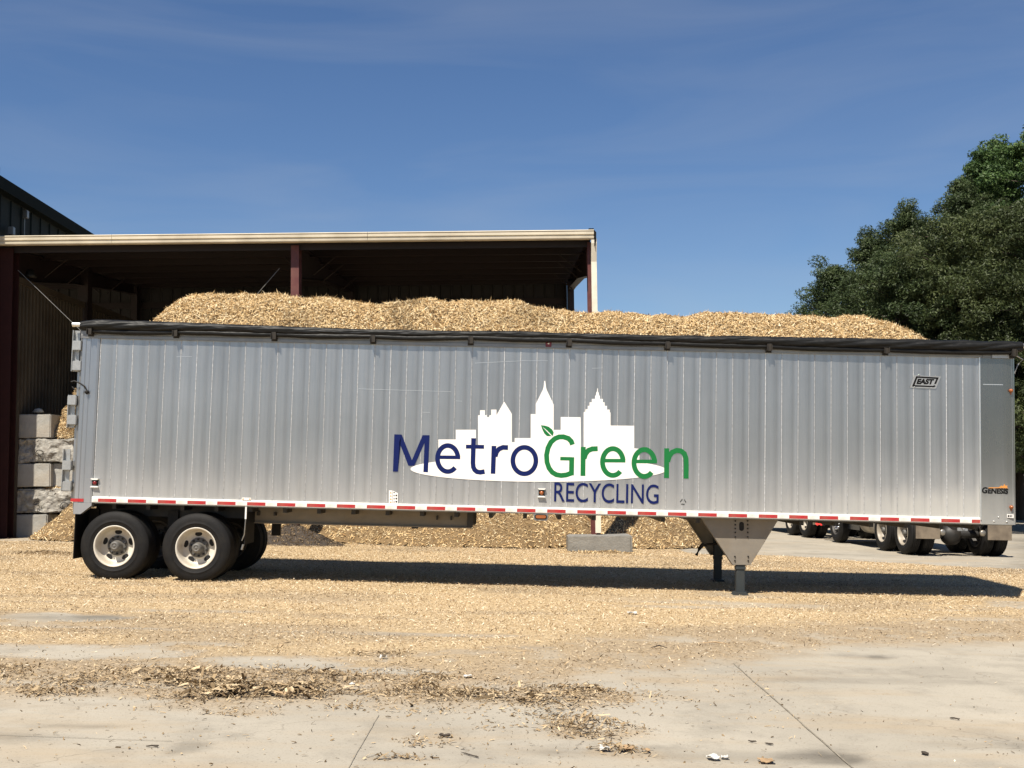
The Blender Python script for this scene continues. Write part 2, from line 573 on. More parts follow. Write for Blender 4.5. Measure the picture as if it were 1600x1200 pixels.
BOUND = [ground(*p) for p in ((-400, 1100), (0, 1104), (150, 1108), (400, 1116), (600, 1124), (700, 1108), (800, 1096), (880, 1086), (960, 1062),
                              (1060, 1050), (1150, 1032), (1300, 1022), (1450, 1018), (1600, 1006), (2000, 985))]
BT = np.array([p.x / p.y for p in BOUND])
BY = np.array([p.y for p in BOUND])
BARE = [(ell(80, 965, 110, 8), 1.0), (ell(110, 1018, 190, 15), 0.9), (ell(440, 1036, 120, 12), 1.0), (ell(600, 1050, 110, 7), 0.9),
        (ell(560, 1092, 50, 8), 0.8), (ell(760, 1076, 60, 7), 0.7), (ell(330, 1006, 90, 6), 0.6), (ell(730, 1020, 60, 4), 0.6),
        (ell(1590, 945, 60, 8), 0.7)]
EXTRA = [(ell(870, 1088, 120, 20), 0.55), (ell(930, 1138, 85, 22), 0.42), (ell(965, 1176, 90, 14), 0.4), (ell(680, 1160, 70, 14), 0.18),
         (ell(640, 1188, 70, 7), 0.3), (ell(1060, 1064, 80, 6), 0.25), (ell(690, 1150, 40, 20), 0.2), (ell(380, 1112, 130, 8), 0.35)]
STAIN = [(ell(1290, 1184, 75, 11), 0.75), (ell(1372, 1027, 38, 4), 0.8), (ell(290, 1166, 30, 14), 0.5), (ell(120, 1136, 70, 5), 0.4),
         (ell(170, 965, 60, 4), 0.6), (ell(1020, 1168, 40, 6), 0.35), (ell(1480, 1050, 90, 14), 0.18), (ell(1560, 1150, 120, 16), 0.12)]


def blob(x, y, e):
    cx, cy, rx, ry = e
    ry = abs(ry)
    d = np.sqrt(((x - cx) / rx) ** 2 + ((y - cy) / ry) ** 2) + 0.9 * fbm(x * 2.0, y * 2.6, 5, 5) + 0.5 * fbm(x * 9, y * 9, 3, 6)
    return 1 - sstep(0.55, 1.1, d)


def cover(x, y):
    """how thickly wood shreds lie on the yard, 0..1"""
    t = x / np.maximum(y, 1)
    yb = np.interp(t, BT, BY)
    n1, n2 = fbm(x * 0.9, y * 0.9, 5, 1), fbm(x * 3.2, y * 3.2, 4, 2)
    d = y - yb + 1.5 * n1 + 0.9 * n2
    c = 0.62 * sstep(-0.25, 0.9, d) + 0.45 * sstep(1.6, 4.2, d)
    far = sstep(0, 1, (27.5 - y - 0.9 * np.maximum(x - 5.5, 0) * 0.62 + 1.3 * n1) / 0.9)      # concrete again at the back on the right
    far = np.where(x > 4, far, 1 - 0.85 * sstep(25.5, 26.5, y + 1.2 * n1) * sstep(-8.8, -10.0, x))
    c = c * np.clip(far, 0, 1)
    c = c * (1 - 0.55 * sstep(0.05, 0.28, n2) * (1 - sstep(3, 6, d)))
    c = c * (1 - 0.75 * sstep(0.07, 0.24, fbm(x * 0.32 + 4, y * 1.9, 5, 14)) * (1 - 0.6 * sstep(5, 8, d)))
    for e, k in BARE:
        c = c * (1 - k * blob(x, y, e))
    for e, k in EXTRA:
        c = np.maximum(c, k * blob(x, y, e) * sstep(-0.3, 0.15, n2 + 0.1))
    return np.clip(c, 0, 1.05)


def freshness(x, y):
    """bright new shreds under and round the trailer, greyer trodden ones towards the front edge"""
    t = x / np.maximum(y, 1)
    d = y - np.interp(t, BT, BY) + 1.6 * fbm(x * 0.6, y * 0.6, 3, 9)
    return sstep(1.3, 3.6, d) * (1 - 0.75 * sstep(0.02, 0.2, fbm(x * 0.4, y * 1.7, 5, 15)))


def stain(x, y):
    s = np.zeros_like(x)
    for e, k in STAIN:
        s = np.maximum(s, k * blob(x, y, e))
    s = np.maximum(s, 0.30 * sstep(0.10, 0.28, fbm(x * 0.3 + y * 0.1, y * 2.4, 5, 16)))
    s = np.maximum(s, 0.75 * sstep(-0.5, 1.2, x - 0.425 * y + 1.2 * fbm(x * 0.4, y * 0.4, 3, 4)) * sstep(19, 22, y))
    return s


def ground_z(x, y):
    c = cover(x, y)
    return gz(np.asarray(x, float)) + 0.012 * fbm(x * 1.2, y * 1.2, 3, 21) * sstep(40, 30, y) + 0.018 * c * (0.6 + fbm(x * 4, y * 4, 3, 22))


xs = np.concatenate([[-900, -400, -200, -110, -70, -45, -30, -22], np.arange(-16, 17.01, 0.1), [20, 26, 34, 45, 70, 110, 200, 400, 900]])
ys = np.concatenate([[-900, -400, -150, -60, -25, -8, 0, 4], np.arange(6.2, 33, 0.1), [35, 40, 48, 60, 80, 120, 200, 400, 900, 2000]])
GV, GQ = grid_mesh(xs, ys, ground_z)
mgr = bpy.data.materials.new('yard_concrete')
mgr.use_nodes = True
n, l = mgr.node_tree.nodes, mgr.node_tree.links
pb = n['Principled BSDF']
pb.inputs['Roughness'].default_value = 0.85
pb.inputs['Specular IOR Level'].default_value = 0.25
tcg = n.new('ShaderNodeTexCoord')


def gnoise(scale, detail=8, rough=0.6, sx=(1, 1, 1)):
    a = n.new('ShaderNodeMapping')
    a.inputs['Scale'].default_value = sx
    b = n.new('ShaderNodeTexNoise')
    b.inputs['Scale'].default_value = scale
    b.inputs['Detail'].default_value = detail
    b.inputs['Roughness'].default_value = rough
    l.new(tcg.outputs['Object'], a.inputs[0])
    l.new(a.outputs[0], b.inputs['Vector'])
    return b.outputs[0]


def gramp(fac, lo, hi, a=0.0, b=1.0):
    r = n.new('ShaderNodeMapRange')
    r.inputs[1].default_value, r.inputs[2].default_value, r.inputs[3].default_value, r.inputs[4].default_value = lo, hi, a, b
    l.new(fac, r.inputs[0])
    return r.outputs[0]


def gmix(fac, a, b, mode='MIX'):
    r = n.new('ShaderNodeMixRGB')
    r.blend_type = mode
    for k, q in ((0, fac), (1, a), (2, b)):
        if isinstance(q, (int, float)):
            r.inputs[k].default_value = q
        elif isinstance(q, tuple):
            r.inputs[k].default_value = (*q, 1)
        else:
            l.new(q, r.inputs[k])
    return r.outputs[0]


def gattr(name):
    a = n.new('ShaderNodeAttribute')
    a.attribute_name = name
    return a.outputs['Fac']


def gmul(a, b):
    r = n.new('ShaderNodeMath')
    r.operation = 'MULTIPLY'
    l.new(a, r.inputs[0])
    if isinstance(b, float):
        r.inputs[1].default_value = b
    else:
        l.new(b, r.inputs[1])
    return r.outputs[0]


c0 = gmix(gramp(gnoise(0.35), 0.35, 0.68), (0.315, 0.283, 0.226), (0.405, 0.363, 0.288))
c0 = gmix(gramp(gnoise(1.7, 10, 0.72), 0.48, 0.70, 0, 0.6), c0, (0.20, 0.178, 0.142))
c0 = gmix(gramp(gnoise(0.9, 8, 0.66, (0.4, 1.5, 1)), 0.48, 0.66, 0, 0.65), c0, (0.36, 0.285, 0.19))
c0 = gmix(gramp(gnoise(60, 3), 0.58, 0.72, 0, 0.5), c0, (0.13, 0.105, 0.075))
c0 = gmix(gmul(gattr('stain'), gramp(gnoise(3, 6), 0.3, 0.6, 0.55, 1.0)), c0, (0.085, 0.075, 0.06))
vor = n.new('ShaderNodeTexVoronoi')
vor.feature = 'DISTANCE_TO_EDGE'
vor.inputs['Scale'].default_value = 0.33
dis = n.new('ShaderNodeVectorMath')
dis.operation = 'ADD'
dsc = n.new('ShaderNodeVectorMath')
dsc.operation = 'SCALE'
dsc.inputs['Scale'].default_value = 0.9
dnz = n.new('ShaderNodeTexNoise')
dnz.inputs['Scale'].default_value = 1.6
dnz.inputs['Detail'].default_value = 8
l.new(tcg.outputs['Object'], dnz.inputs['Vector'])
l.new(dnz.outputs['Color'], dsc.inputs[0])
l.new(tcg.outputs['Object'], dis.inputs[0])
l.new(dsc.outputs[0], dis.inputs[1])
l.new(dis.outputs[0], vor.inputs['Vector'])
c0 = gmix(gmul(gramp(vor.outputs['Distance'], 0.0, 0.0035, 0.55, 0.0), gramp(gnoise(0.5), 0.45, 0.6)), c0, (0.12, 0.10, 0.075))
dust = gmix(gramp(gnoise(26, 6, 0.7), 0.35, 0.65), (0.225, 0.165, 0.098), (0.41, 0.315, 0.20))
c0 = gmix(gramp(gmul(gattr('cover'), gramp(gnoise(9, 7, 0.75), 0.3, 0.6, 0.6, 1.25)), 0.06, 0.62, 0, 0.95), c0, dust)
fresh = gmix(gramp(gnoise(34, 5, 0.8), 0.35, 0.65), (0.27, 0.185, 0.09), (0.58, 0.45, 0.275))
c0 = gmix(gmul(gattr('fresh'), gramp(gattr('cover'), 0.4, 0.9)), c0, fresh)
l.new(c0, pb.inputs['Base Color'])
bpn = n.new('ShaderNodeBump')
bpn.inputs['Strength'].default_value = 0.55
bpn.inputs['Distance'].default_value = 0.02
l.new(gmix(gramp(gattr('cover'), 0.1, 0.7), gramp(gnoise(30, 6), 0, 1, 0.35, 0.5), gnoise(38, 4, 0.8)), bpn.inputs['Height'])
l.new(bpn.outputs[0], pb.inputs['Normal'])
yard = np_mesh('yard_ground', GV, GQ, mgr, None,
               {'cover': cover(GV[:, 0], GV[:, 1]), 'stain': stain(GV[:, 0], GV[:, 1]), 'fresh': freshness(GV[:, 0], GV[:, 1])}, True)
tag(yard, kind='structure')


def joint(a, b, wd=0.014):
    a, b = ground(*a), ground(*b)
    mb = MB()
    k = 24
    side = (b - a).normalized().cross(Vector((0, 0, 1))) * wd / 2
    vs = []
    for i in range(k + 1):
        p = a.lerp(b, i / k)
        wob = 0.012 * (float(fbm(p.x * 5, p.y * 5, 2, 3)))
        p = p + side.normalized() * wob
        z = float(ground_z(np.array([p.x]), np.array([p.y]))[0]) + 0.006
        vs += [(p.x - side.x, p.y - side.y, z), (p.x + side.x, p.y + side.y, z)]
    mb.add(vs, [(2 * i, 2 * i + 1, 2 * i + 3, 2 * i + 2) for i in range(k)])
    return mb.build('expansion_joint', M['joint'], yard)


M['joint'] = mat('joint', (0.225, 0.195, 0.145), 0.9, var=0.5, scale=9)
joint((1146, 1037), (1345, 1212), 0.012)
joint((592, 1118), (543, 1204), 0.004)
joint((-20, 1149), (268, 1159), 0.006)

# shreds lying on the yard
nC = 900000
cx, cy = RNG.uniform(-14, 14, nC), 7.0 + 21.0 * RNG.random(nC) ** 0.85
inv = np.abs(cx) < 0.47 * cy + 0.5
cx, cy = cx[inv], cy[inv]
cc = cover(cx, cy)
keep = RNG.random(len(cx)) < cc ** 1.6 * 0.92 + 0.004
cx, cy = cx[keep], cy[keep]
m_ = min(len(cx), 330000)
cx, cy = cx[:m_], cy[:m_]
fr = freshness(cx, cy)
cz = ground_z(cx, cy)
cc = cover(cx, cy)
ln = RNG.uniform(0.012, 0.046, m_) * RNG.choice([0.45, 0.8, 1, 1.7, 3.2], m_, p=[.32, .28, .24, .13, .03])
wd_ = RNG.uniform(0.005, 0.015, m_)
V_, Q_ = quads_only(np.stack([cx, cy, cz + 0.004 + 0.018 * RNG.random(m_) * (0.3 + cc)], 1), np.tile([[0, 0, 1.0]], (m_, 1)), ln, wd_, 0.42)
age = np.clip(np.where(RNG.random(m_) < 0.07 + 0.30 * (1 - fr), RNG.uniform(0.35, 1.0, m_), 0.25 * (1 - fr) * RNG.random(m_)), 0, 1)
lit = np_mesh('wood_chip_litter', V_, Q_, M['chips_ground'], None, {'age': np.repeat(age, 4)})
tag(lit, 'loose pale wood shreds scattered over the concrete yard under the trailer', 'wood chips', kind='stuff')


def low_pile(name, label, cat, cx, cy, rx, ry, h, n, chip, base, ln=(0.03, 0.09), wd=(0.008, 0.022), seed=0, age=None, tilt=0.6, rough=0.25):
    def zf(x, y):
        d = np.sqrt(((x - cx) / rx) ** 2 + ((y - cy) / ry) ** 2) + 0.35 * fbm(x * 1.4, y * 1.4, 4, 31 + seed)
        return gz(x) + h * np.clip(1 - d, 0, 1) ** 0.8 * (1 + rough * 2 * fbm(x * 5, y * 5, 4, 33 + seed)) - 0.02

    def kp(x, y):
        d = np.sqrt(((x - cx) / rx) ** 2 + ((y - cy) / ry) ** 2) + 0.35 * fbm(x * 1.4, y * 1.4, 4, 31 + seed)
        return d < 0.98
    st = max(0.04, min(rx, ry) / 26)
    o = heap_stuff(name, np.arange(cx - rx * 1.3, cx + rx * 1.3, st), np.arange(cy - ry * 1.3, cy + ry * 1.3, st), zf, n, ln, wd, chip, base, kp, tilt, None, age)
    return tag(o, label, cat, kind='stuff')


# dark shredded bark lying in low ragged drifts in the foreground
DR = [(ell(370, 1080, 125, 17), 1.0), (ell(430, 1070, 560, 36), 0.30), (ell(830, 1100, 170, 40), 0.22), (ell(250, 1072, 90, 15), 0.6), (ell(100, 1075, 150, 15), 0.45), (ell(40, 1046, 110, 8), 0.35), (ell(715, 1082, 140, 20), 0.5), (ell(850, 1084, 110, 24), 0.42), (ell(930, 1138, 85, 20), 0.36), (ell(960, 1172, 75, 10), 0.42), (ell(680, 1160, 60, 12), 0.2), (ell(645, 1186, 60, 6), 0.3), (ell(690, 1112, 90, 9), 0.4), (ell(560, 1105, 90, 8), 0.3), (ell(470, 1090, 60, 9), 0.6), (ell(300, 1052, 120, 10), 0.4), (ell(590, 1022, 70, 7), 0.4),
      (ell(500, 1055, 90, 7), 0.4), (ell(640, 1066, 120, 14), 0.35), (ell(390, 1117, 80, 5), 0.3)]


def drift(x, y):
    k = np.zeros_like(x)
    nn = fbm(x * 2.6, y * 2.6, 4, 36)
    for e, q in DR:
        k = np.maximum(k, q * blob(x, y, e))
    return np.clip(k * (0.25 + 0.75 * sstep(-0.22, 0.14, nn)), 0, 1)


def drift_z(x, y):
    return ground_z(x, y) + 0.06 * drift(x, y) ** 1.4 * (0.6 + 0.9 * (fbm(x * 7, y * 7, 3, 37) + 0.5)) - 0.004


nD = 520000
dx_, dy_ = RNG.uniform(-6.2, 2.2, nD), RNG.uniform(6.9, 12.4, nD)
k_ = drift(dx_, dy_)
q_ = RNG.random(nD) < k_ ** 1.3 * 0.6 + 0.002
dx_, dy_, k_ = dx_[q_][:44000], dy_[q_][:44000], k_[q_][:44000]
m_ = len(dx_)
big = RNG.random(m_) < 0.11 * k_
V_, Q_ = shreds(np.stack([dx_, dy_, drift_z(dx_, dy_) + RNG.uniform(0, 0.016, m_)], 1), np.tile([[0, 0, 1.0]], (m_, 1)), np.where(big, RNG.uniform(0.06, 0.15, m_), RNG.uniform(0.014, 0.05, m_)),
                np.where(big, RNG.uniform(0.012, 0.03, m_), RNG.uniform(0.005, 0.014, m_)), 0.36, 0.2)
gx_, gy_ = np.arange(-6.2, 1.5, 0.05), np.arange(8.8, 11.8, 0.05)
GVd, GQd = grid_mesh(gx_, gy_, drift_z)
cq = GVd[GQd].mean(1)
GQd = GQd[drift(cq[:, 0], cq[:, 1]) > 0.72]
VV_ = np.concatenate([GVd, V_])
o = np_mesh('bark_drift', VV_, np.concatenate([GQd, Q_ + len(GVd)]), [M['drift_base'], M['bark_shred']], None,
            {'age': np.concatenate([np.zeros(len(GVd)), np.zeros(len(V_))])}, False, np.concatenate([np.zeros(len(GQd)), np.ones(len(Q_))]))
tag(o, 'low ragged drift of dark shredded bark on the concrete in front of the trailer', 'bark drift', kind='stuff')
p = ground(120, 1078)

# the big pile under the shed roof, seen below the trailer
PCX, PCY, PAX, PAY, PH = -1.6, 32.3, 8.4, 5.2, 2.9


def pile_d(x, y):
    return np.sqrt(((x - PCX) / PAX) ** 2 + ((y - PCY) / PAY) ** 2) + 0.16 * fbm(x * 0.8, y * 0.8, 4, 41)


def pile_z(x, y):
    d = pile_d(x, y)
    return gz(x) + PH * np.clip(1 - d, 0, 1) ** 0.85 * (1 + 0.25 * fbm(x * 2, y * 2, 4, 42)) + 0.07 * fbm(x * 8, y * 8, 4, 43) - 0.03


o = heap_stuff('wood_chip_pile', np.arange(-9.5, 8, 0.08), np.arange(26.6, 36.2, 0.08), pile_z, 105000, (0.04, 0.12), (0.012, 0.032), M['chips_fresh'],
               M['chips_base'], lambda x, y: pile_d(x, y) < 0.99, 0.65, None, None, 0.03)
tag(o, 'large pile of fresh wood chips under the open shed behind the trailer', 'wood chip pile', kind='stuff')
p = ground(455, 852)
low_pile('soil_pile', 'small dark heap of soil and bark in front of the chip pile', 'soil pile', p.x, p.y, 1.25, 0.5, 0.55, 6000, M['soil'], M['char'], (0.03, 0.09), (0.012, 0.03), 9)
p = ground(945, 866)
low_pile('wood_chip_drift', 'thin rim of chips along the foot of the low concrete block', 'wood chip pile', p.x, p.y + 0.12, 1.25, 0.3, 0.10, 2600, M['chips_fresh'], M['chips_base'], (0.03, 0.09), (0.01, 0.025), 17)
p = ground(120, 846)
low_pile('wood_chip_mound', 'mound of wood chips at the foot of the concrete block wall', 'wood chip pile', p.x, p.y + 0.5, 1.25, 0.8, 0.95, 7000,
         M['chips_fresh'], M['chips_base'], (0.04, 0.1), (0.012, 0.03), 11)
p = ground(70, 866)
low_pile('wood_chip_drift', 'flat brown drift of chips on the concrete near the block wall', 'wood chip pile', p.x, p.y, 0.85, 0.4, 0.09, 2500,
         M['bark_shred'], M['chips_base'], (0.03, 0.08), (0.01, 0.02), 13)


def back_z(x, y):
    d = np.sqrt(((x + 9.6) / 2.1) ** 2 + ((y - 30.6) / 2.3) ** 2) + 0.2 * fbm(x, y, 4, 51)
    return gz(x) + 4.2 * np.clip(1 - d, 0, 1) ** 0.7 * (1 + 0.15 * fbm(x * 2, y * 2, 4, 52)) + 0.06 * fbm(x * 7, y * 7, 3, 53) - 0.03


o = heap_stuff('stored_chip_heap', np.arange(-11.6, -7.4, 0.07), np.arange(28.35, 33, 0.07), back_z, 26000, (0.05, 0.14), (0.014, 0.035), M['chips_fresh'],
               M['chips_base'], lambda x, y: back_z(x, y) > gz(x) - 0.02, 0.6)
tag(o, 'steep orange brown chip heap held behind the stacked concrete blocks', 'wood chip pile', kind='stuff')

# ================================================================== THE OPEN SHED
SY = 27.0
SHED_X0, SHED_X1 = -19.2, 1.93
POSTS = [at(10, 600, SY).x - 0.07, at(460, 600, SY).x, at(927.5, 600, SY).x]
GUT_T, GUT_B = at(935, 358.5, SY - 0.35).z, at(935, 372.6, SY - 0.35).z
shed = empty('open_shed', (0, SY, 0), 0, 'long open fronted steel shed with dark red posts and cream gutter behind the trailer', 'shed')
RS = 0.065                                        # roof rise per metre


def roof_z(y):
    return GUT_T - 0.02 + RS * (y - (SY - 0.3))


SB = 36.7                                         # back wall
iM = Matrix.Translation((0, -SY, 0))


def sb(mb, name, m, parent=None):
    mb.v = [(x, y - SY, z) if parent is None else (x, y - SY, z) for x, y, z in mb.v]
    return mb.build(name, m, parent or shed)


# roof: corrugated sheets with lapped ribs
k = 0
x = SHED_X0
while x < SHED_X1 - 0.05:
    x1 = min(x + 1.0, SHED_X1)
    mb = MB()
    prof = []
    q = x + 0.004
    while q < x1 - 0.004:
        for dx, dz in ((0, 0), (0.02, 0.03), (0.05, 0.03), (0.07, 0)):
            if q + dx < x1 - 0.004:
                prof.append((q + dx, dz))
        q += 0.25
    prof.append((x1 + 0.03, 0.0))
    k += 1
    prof = [(a, b - 0.005 * (k % 2)) for a, b in prof]
    vs, fs = [], []
    for y in (SY - 0.32, SB + 0.3):
        for a, b in prof:
            vs.append((a, y, roof_z(y) - 0.045 + b))
    np_ = len(prof)
    fs = [(i, i + 1, np_ + i + 1, np_ + i) for i in range(np_ - 1)]
    mb.add(vs, fs)
    mb.add([(a, b, c + 0.008) for a, b, c in vs], [f[::-1] for f in fs])
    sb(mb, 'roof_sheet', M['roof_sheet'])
    x = x1
# purlins
for j in range(7):
    y = SY + 0.45 + 1.5 * j
    mb = MB()
    z = roof_z(y)
    z -= 0.06
    mb.box(SHED_X0, SHED_X1 - 0.02, y, y + 0.008, z - 0.20, z)
    mb.box(SHED_X0, SHED_X1 - 0.02, y + 0.008, y + 0.07, z - 0.20, z - 0.192)
    mb.box(SHED_X0, SHED_X1 - 0.02, y + 0.008, y + 0.07, z - 0.008, z)
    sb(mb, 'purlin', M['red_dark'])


def istrip(mb, x, pts_top, pts_bot, web=0.012, fl=0.2):
    """I-section following a top and a bottom line in the y-z plane"""
    n_ = len(pts_top)
    for (a, b), (c, d), (e, f), (g, h) in zip(pts_top[:-1], pts_top[1:], pts_bot[:-1], pts_bot[1:]):
        mb.add([(x + s * web / 2, yy, zz) for s in (-1, 1) for yy, zz in ((a, b - 0.012), (c, d - 0.012), (g, h + 0.012), (e, f + 0.012))], [(0, 1, 2, 3), (7, 6, 5, 4)])
        for (p, q), (r, s_), t in (((a, b), (c, d), -0.012), ((e, f), (g, h), 0.012)):
            mb.add([(x - fl / 2, p, q), (x + fl / 2, p, q), (x + fl / 2, r, s_), (x - fl / 2, r, s_)], [(0, 1, 2, 3)])
            mb.add([(x - fl / 2, p, q + t), (x + fl / 2, p, q + t), (x + fl / 2, r, s_ + t), (x - fl / 2, r, s_ + t)], [(3, 2, 1, 0)])
    return mb


for X in POSTS + [-18.9]:
    Xf = X if X != POSTS[2] else X - 0.02
    mb = MB()
    ty = [(SY + 0.36, roof_z(SY + 0.36) - 0.205), (SY + 4, roof_z(SY + 4) - 0.205), (SY + 8, roof_z(SY + 8) - 0.205), (SB - 0.55, roof_z(SB - 0.55) - 0.205)]
    by = [(SY + 0.36, roof_z(SY) - 0.98), (SY + 4, roof_z(SY + 4) - 0.68), (SY + 8, roof_z(SY + 8) - 0.52), (SB - 0.55, roof_z(SB - 0.55) - 0.5)]
    istrip(mb, Xf, ty, by)
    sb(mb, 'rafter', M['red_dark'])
    # front post: an I-section standing on the yard, web running back
    mb = MB()
    zb, zt = gz(X) - 0.02, roof_z(SY) - 0.23
    hw = 0.095 if X != POSTS[0] else 0.16
    for y0 in (SY, SY + 0.34):
        mb.box(X - hw, X + hw, y0, y0 + 0.014, zb, zt)
    mb.box(X - 0.006, X + 0.006, SY + 0.014, SY + 0.34, zb, zt)
    mb.box(X - hw - 0.08, X + hw + 0.08, SY - 0.08, SY + 0.43, zb, zb + 0.035)
    sb(mb, 'post', M['red_oxide'] if X != POSTS[0] else M['red_oxide_shaded'])
    # back column
    mb = MB()
    y0 = SB - 0.5
    mb.box(Xf - 0.1, Xf + 0.1, y0, y0 + 0.014, zb, roof_z(y0) - 0.2)
    mb.box(Xf - 0.1, Xf + 0.1, y0 + 0.38, y0 + 0.394, zb, roof_z(y0) - 0.2)
    mb.box(Xf - 0.006, Xf + 0.006, y0 + 0.014, y0 + 0.38, zb, roof_z(y0) - 0.2)
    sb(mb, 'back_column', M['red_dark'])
    # flange braces from the rafter up to the purlins
    for j in (1, 2, 4):
        y = SY + 0.5 + 1.5 * j
        for s in (-1, 1):
            if X == POSTS[2] and s > 0:
                continue
            mb = MB()
            zr = roof_z(y)
            mb.tube([(Xf + s * 0.10, y, zr - 0.72), (Xf + s * 0.8, y, zr - 0.14)], 0.018, 5)
            sb(mb, 'fly_brace', M['red_dark'])
# gutter: stepped ogee run along the eave
mb = MB()
yf = SY - 0.35
h_ = GUT_T - GUT_B
prof = [(yf + 0.16, GUT_T - 0.02), (yf + 0.01, GUT_T), (yf - 0.015, GUT_T - 0.10 * h_), (yf, GUT_T - 0.22 * h_), (yf, GUT_T - 0.50 * h_), (yf + 0.035, GUT_T - 0.57 * h_),
        (yf + 0.035, GUT_T - 0.66 * h_), (yf + 0.012, GUT_T - 0.72 * h_), (yf + 0.016, GUT_T - 0.90 * h_), (yf + 0.03, GUT_B), (yf + 0.16, GUT_B)]
x = SHED_X0
gut_segs = [SHED_X0, -14.0, -9.35, -3.35, SHED_X1 + 0.03]
for a, b in zip(gut_segs[:-1], gut_segs[1:]):
    mb = MB()
    mb.prism(prof, 'x', a + 0.004, b - 0.004)
    sb(mb, 'gutter_length', M['gutter'])
mb = MB()
mb.box(SHED_X0, SHED_X1 - 0.03, yf + 0.163, SY + 0.1, GUT_B + 0.05, GUT_B + 0.06)
mb.box(SHED_X0, SHED_X1 - 0.03, SY + 0.06, SY + 0.07, GUT_B - 0.12, GUT_T - 0.06)
sb(mb, 'eave_beam', M['red_dark'])
# downspout down the right post with a kicked elbow at the top
xd = at(928, 420, SY - 0.12).x
mb = MB()
pts = [(GUT_B + 0.01, yf + 0.09), (GUT_B - 0.10, yf + 0.09), (GUT_B - 0.52, SY - 0.14), (at(937, 832, SY).z, SY - 0.14)]
for (z0, y0), (z1, y1) in zip(pts[:-1], pts[1:]):
    hw, hd = 0.064, 0.05
    mb.add([(xd + sx * hw, y + sy * hd, z) for (z, y) in ((z0, y0), (z1, y1)) for sx, sy in ((-1, -1), (1, -1), (1, 1), (-1, 1))],
           [(0, 1, 5, 4), (1, 2, 6, 5), (2, 3, 7, 6), (3, 0, 4, 7)])
sb(mb, 'downspout', M['downspout'])
# dark corner trim hanging at the right eave end
mb = MB()
mb.prism([(SHED_X1 + 0.035, GUT_T + 0.0), (SHED_X1 + 0.085, GUT_T - 0.06), (SHED_X1 + 0.08, GUT_B - 0.02), (SHED_X1 + 0.05, GUT_B - 0.17), (SHED_X1 + 0.035, GUT_B - 0.17)], 'y', yf + 0.02, SY + 0.25)
mb.box(SHED_X1 - 0.09, SHED_X1 + 0.03, yf + 0.05, yf + 0.16, GUT_T + 0.004, GUT_T + 0.04)
sb(mb, 'rake_trim', M['decal_black'])
# back wall sheets, girts
x = SHED_X0
while x < SHED_X1 - 0.2:
    x1 = min(x + 1.0, SHED_X1 - 0.15)
    mb = MB()
    prof, q = [], x + 0.003
    while q < x1 - 0.08:
        prof += [(q, 0), (q + 0.25, 0), (q + 0.275, -0.035), (q + 0.305, -0.035), (q + 0.33, 0)]
        q += 0.333
    prof = [p for p in prof if p[0] < x1 - 0.004] + [(x1 - 0.004, 0)]
    n_ = len(prof)
    zb, zt = gz(x) - 0.05, roof_z(SB) - 0.02
    prof[-1] = (x1 + 0.02, 0)
    lap = 0.004 if int(round(x * 2)) % 4 < 2 else 0.0
    prof = [(a, b + lap) for a, b in prof]
    mb.add([(a, SB + b, z) for z in (zb, zt) for a, b in prof], [(i, i + 1, n_ + i + 1, n_ + i) for i in range(n_ - 1)])
    mb.add([(a, SB + b + 0.01, z) for z in (zb, zt) for a, b in prof], [(n_ + i, n_ + i + 1, i + 1, i) for i in range(n_ - 1)])
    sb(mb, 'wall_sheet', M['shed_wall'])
    x += 1.0
for z in (1.6, 3.2, 4.7, 5.85, 6.55, 7.2):
    mb = MB()
    mb.box(SHED_X0, SHED_X1 - 0.15, SB - 0.10, SB - 0.045, z, z + 0.2)
    sb(mb, 'girt', M['red_dark'])
# partition on the left frame line: vertical sheets, two heights
for a, b, zt in ((SY + 0.40, 31.6, at(60, 452, 28.3).z), (32.05, SB - 0.6, at(165, 496, 34).z)):
    y = a
    while y < b - 0.1:
        y1 = min(y + 0.62, b)
        mb = MB()
        zb = gz(POSTS[0]) - 0.05
        n_ = 0
        prof = []
        q = y + 0.003
        while q < y1 - 0.02:
            prof += [(q, 0), (q + 0.12, 0), (q + 0.135, 0.03), (q + 0.165, 0.03), (q + 0.18, 0)]
            q += 0.2
        prof = [p for p in prof if p[0] < y1 - 0.003] + [(y1 - 0.003, 0)]
        n_ = len(prof)
        xw = POSTS[0] + 0.11
        mb.add([(xw + bb, aa, z) for z in (zb, zt) for aa, bb in prof], [(i, i + 1, n_ + i + 1, n_ + i) for i in range(n_ - 1)])
        mb.add([(xw + bb - 0.012, aa, z) for z in (zb, zt) for aa, bb in prof], [(n_ + i, n_ + i + 1, i + 1, i) for i in range(n_ - 1)])
        sb(mb, 'partition_sheet', M['partition'])
        y = y1
    mb = MB()
    mb.box(POSTS[0] + 0.10, POSTS[0] + 0.16, a, b, zt, zt + 0.16)
    sb(mb, 'partition_rail', M['partition'])
mb = MB()
mb.box(POSTS[0] - 0.06, POSTS[0] + 0.22, 31.65, 32.0, gz(POSTS[0]), roof_z(31.8) - 0.21)
sb(mb, 'inner_post', M['red_dark'])
# unseen wall added to shade the left post and blocks, guessed from their shadow
mb = MB()
xw = -12.3
mb.box(xw - 0.12, xw, 25.62, SY + 0.3, gz(xw) - 0.1, 9.3)
sb(mb, 'shade_wall', M['shed_wall'])
# wall lamp under the left rafter and rod braces across the first bay
mb = MB()
c = at(47, 431, 28.2)
mb.lathe([(0.02, 0.16), (0.07, 0.14), (0.15, 0.0), (0.15, -0.05), (0.0, -0.05)], 14, c, 'z')
sb(mb, 'bay_lamp', M['shed_wall'])
for a, b in (((28, 422), (300, 684)), ((437, 419), (180, 715))):
    mb = MB()
    mb.tube([at(*a, SY + 0.20), at(*b, SY + 0.20 + (0.06 if a[0] > 100 else 0))], 0.008, 6)
    sb(mb, 'brace_rod', M['grey_steel'])

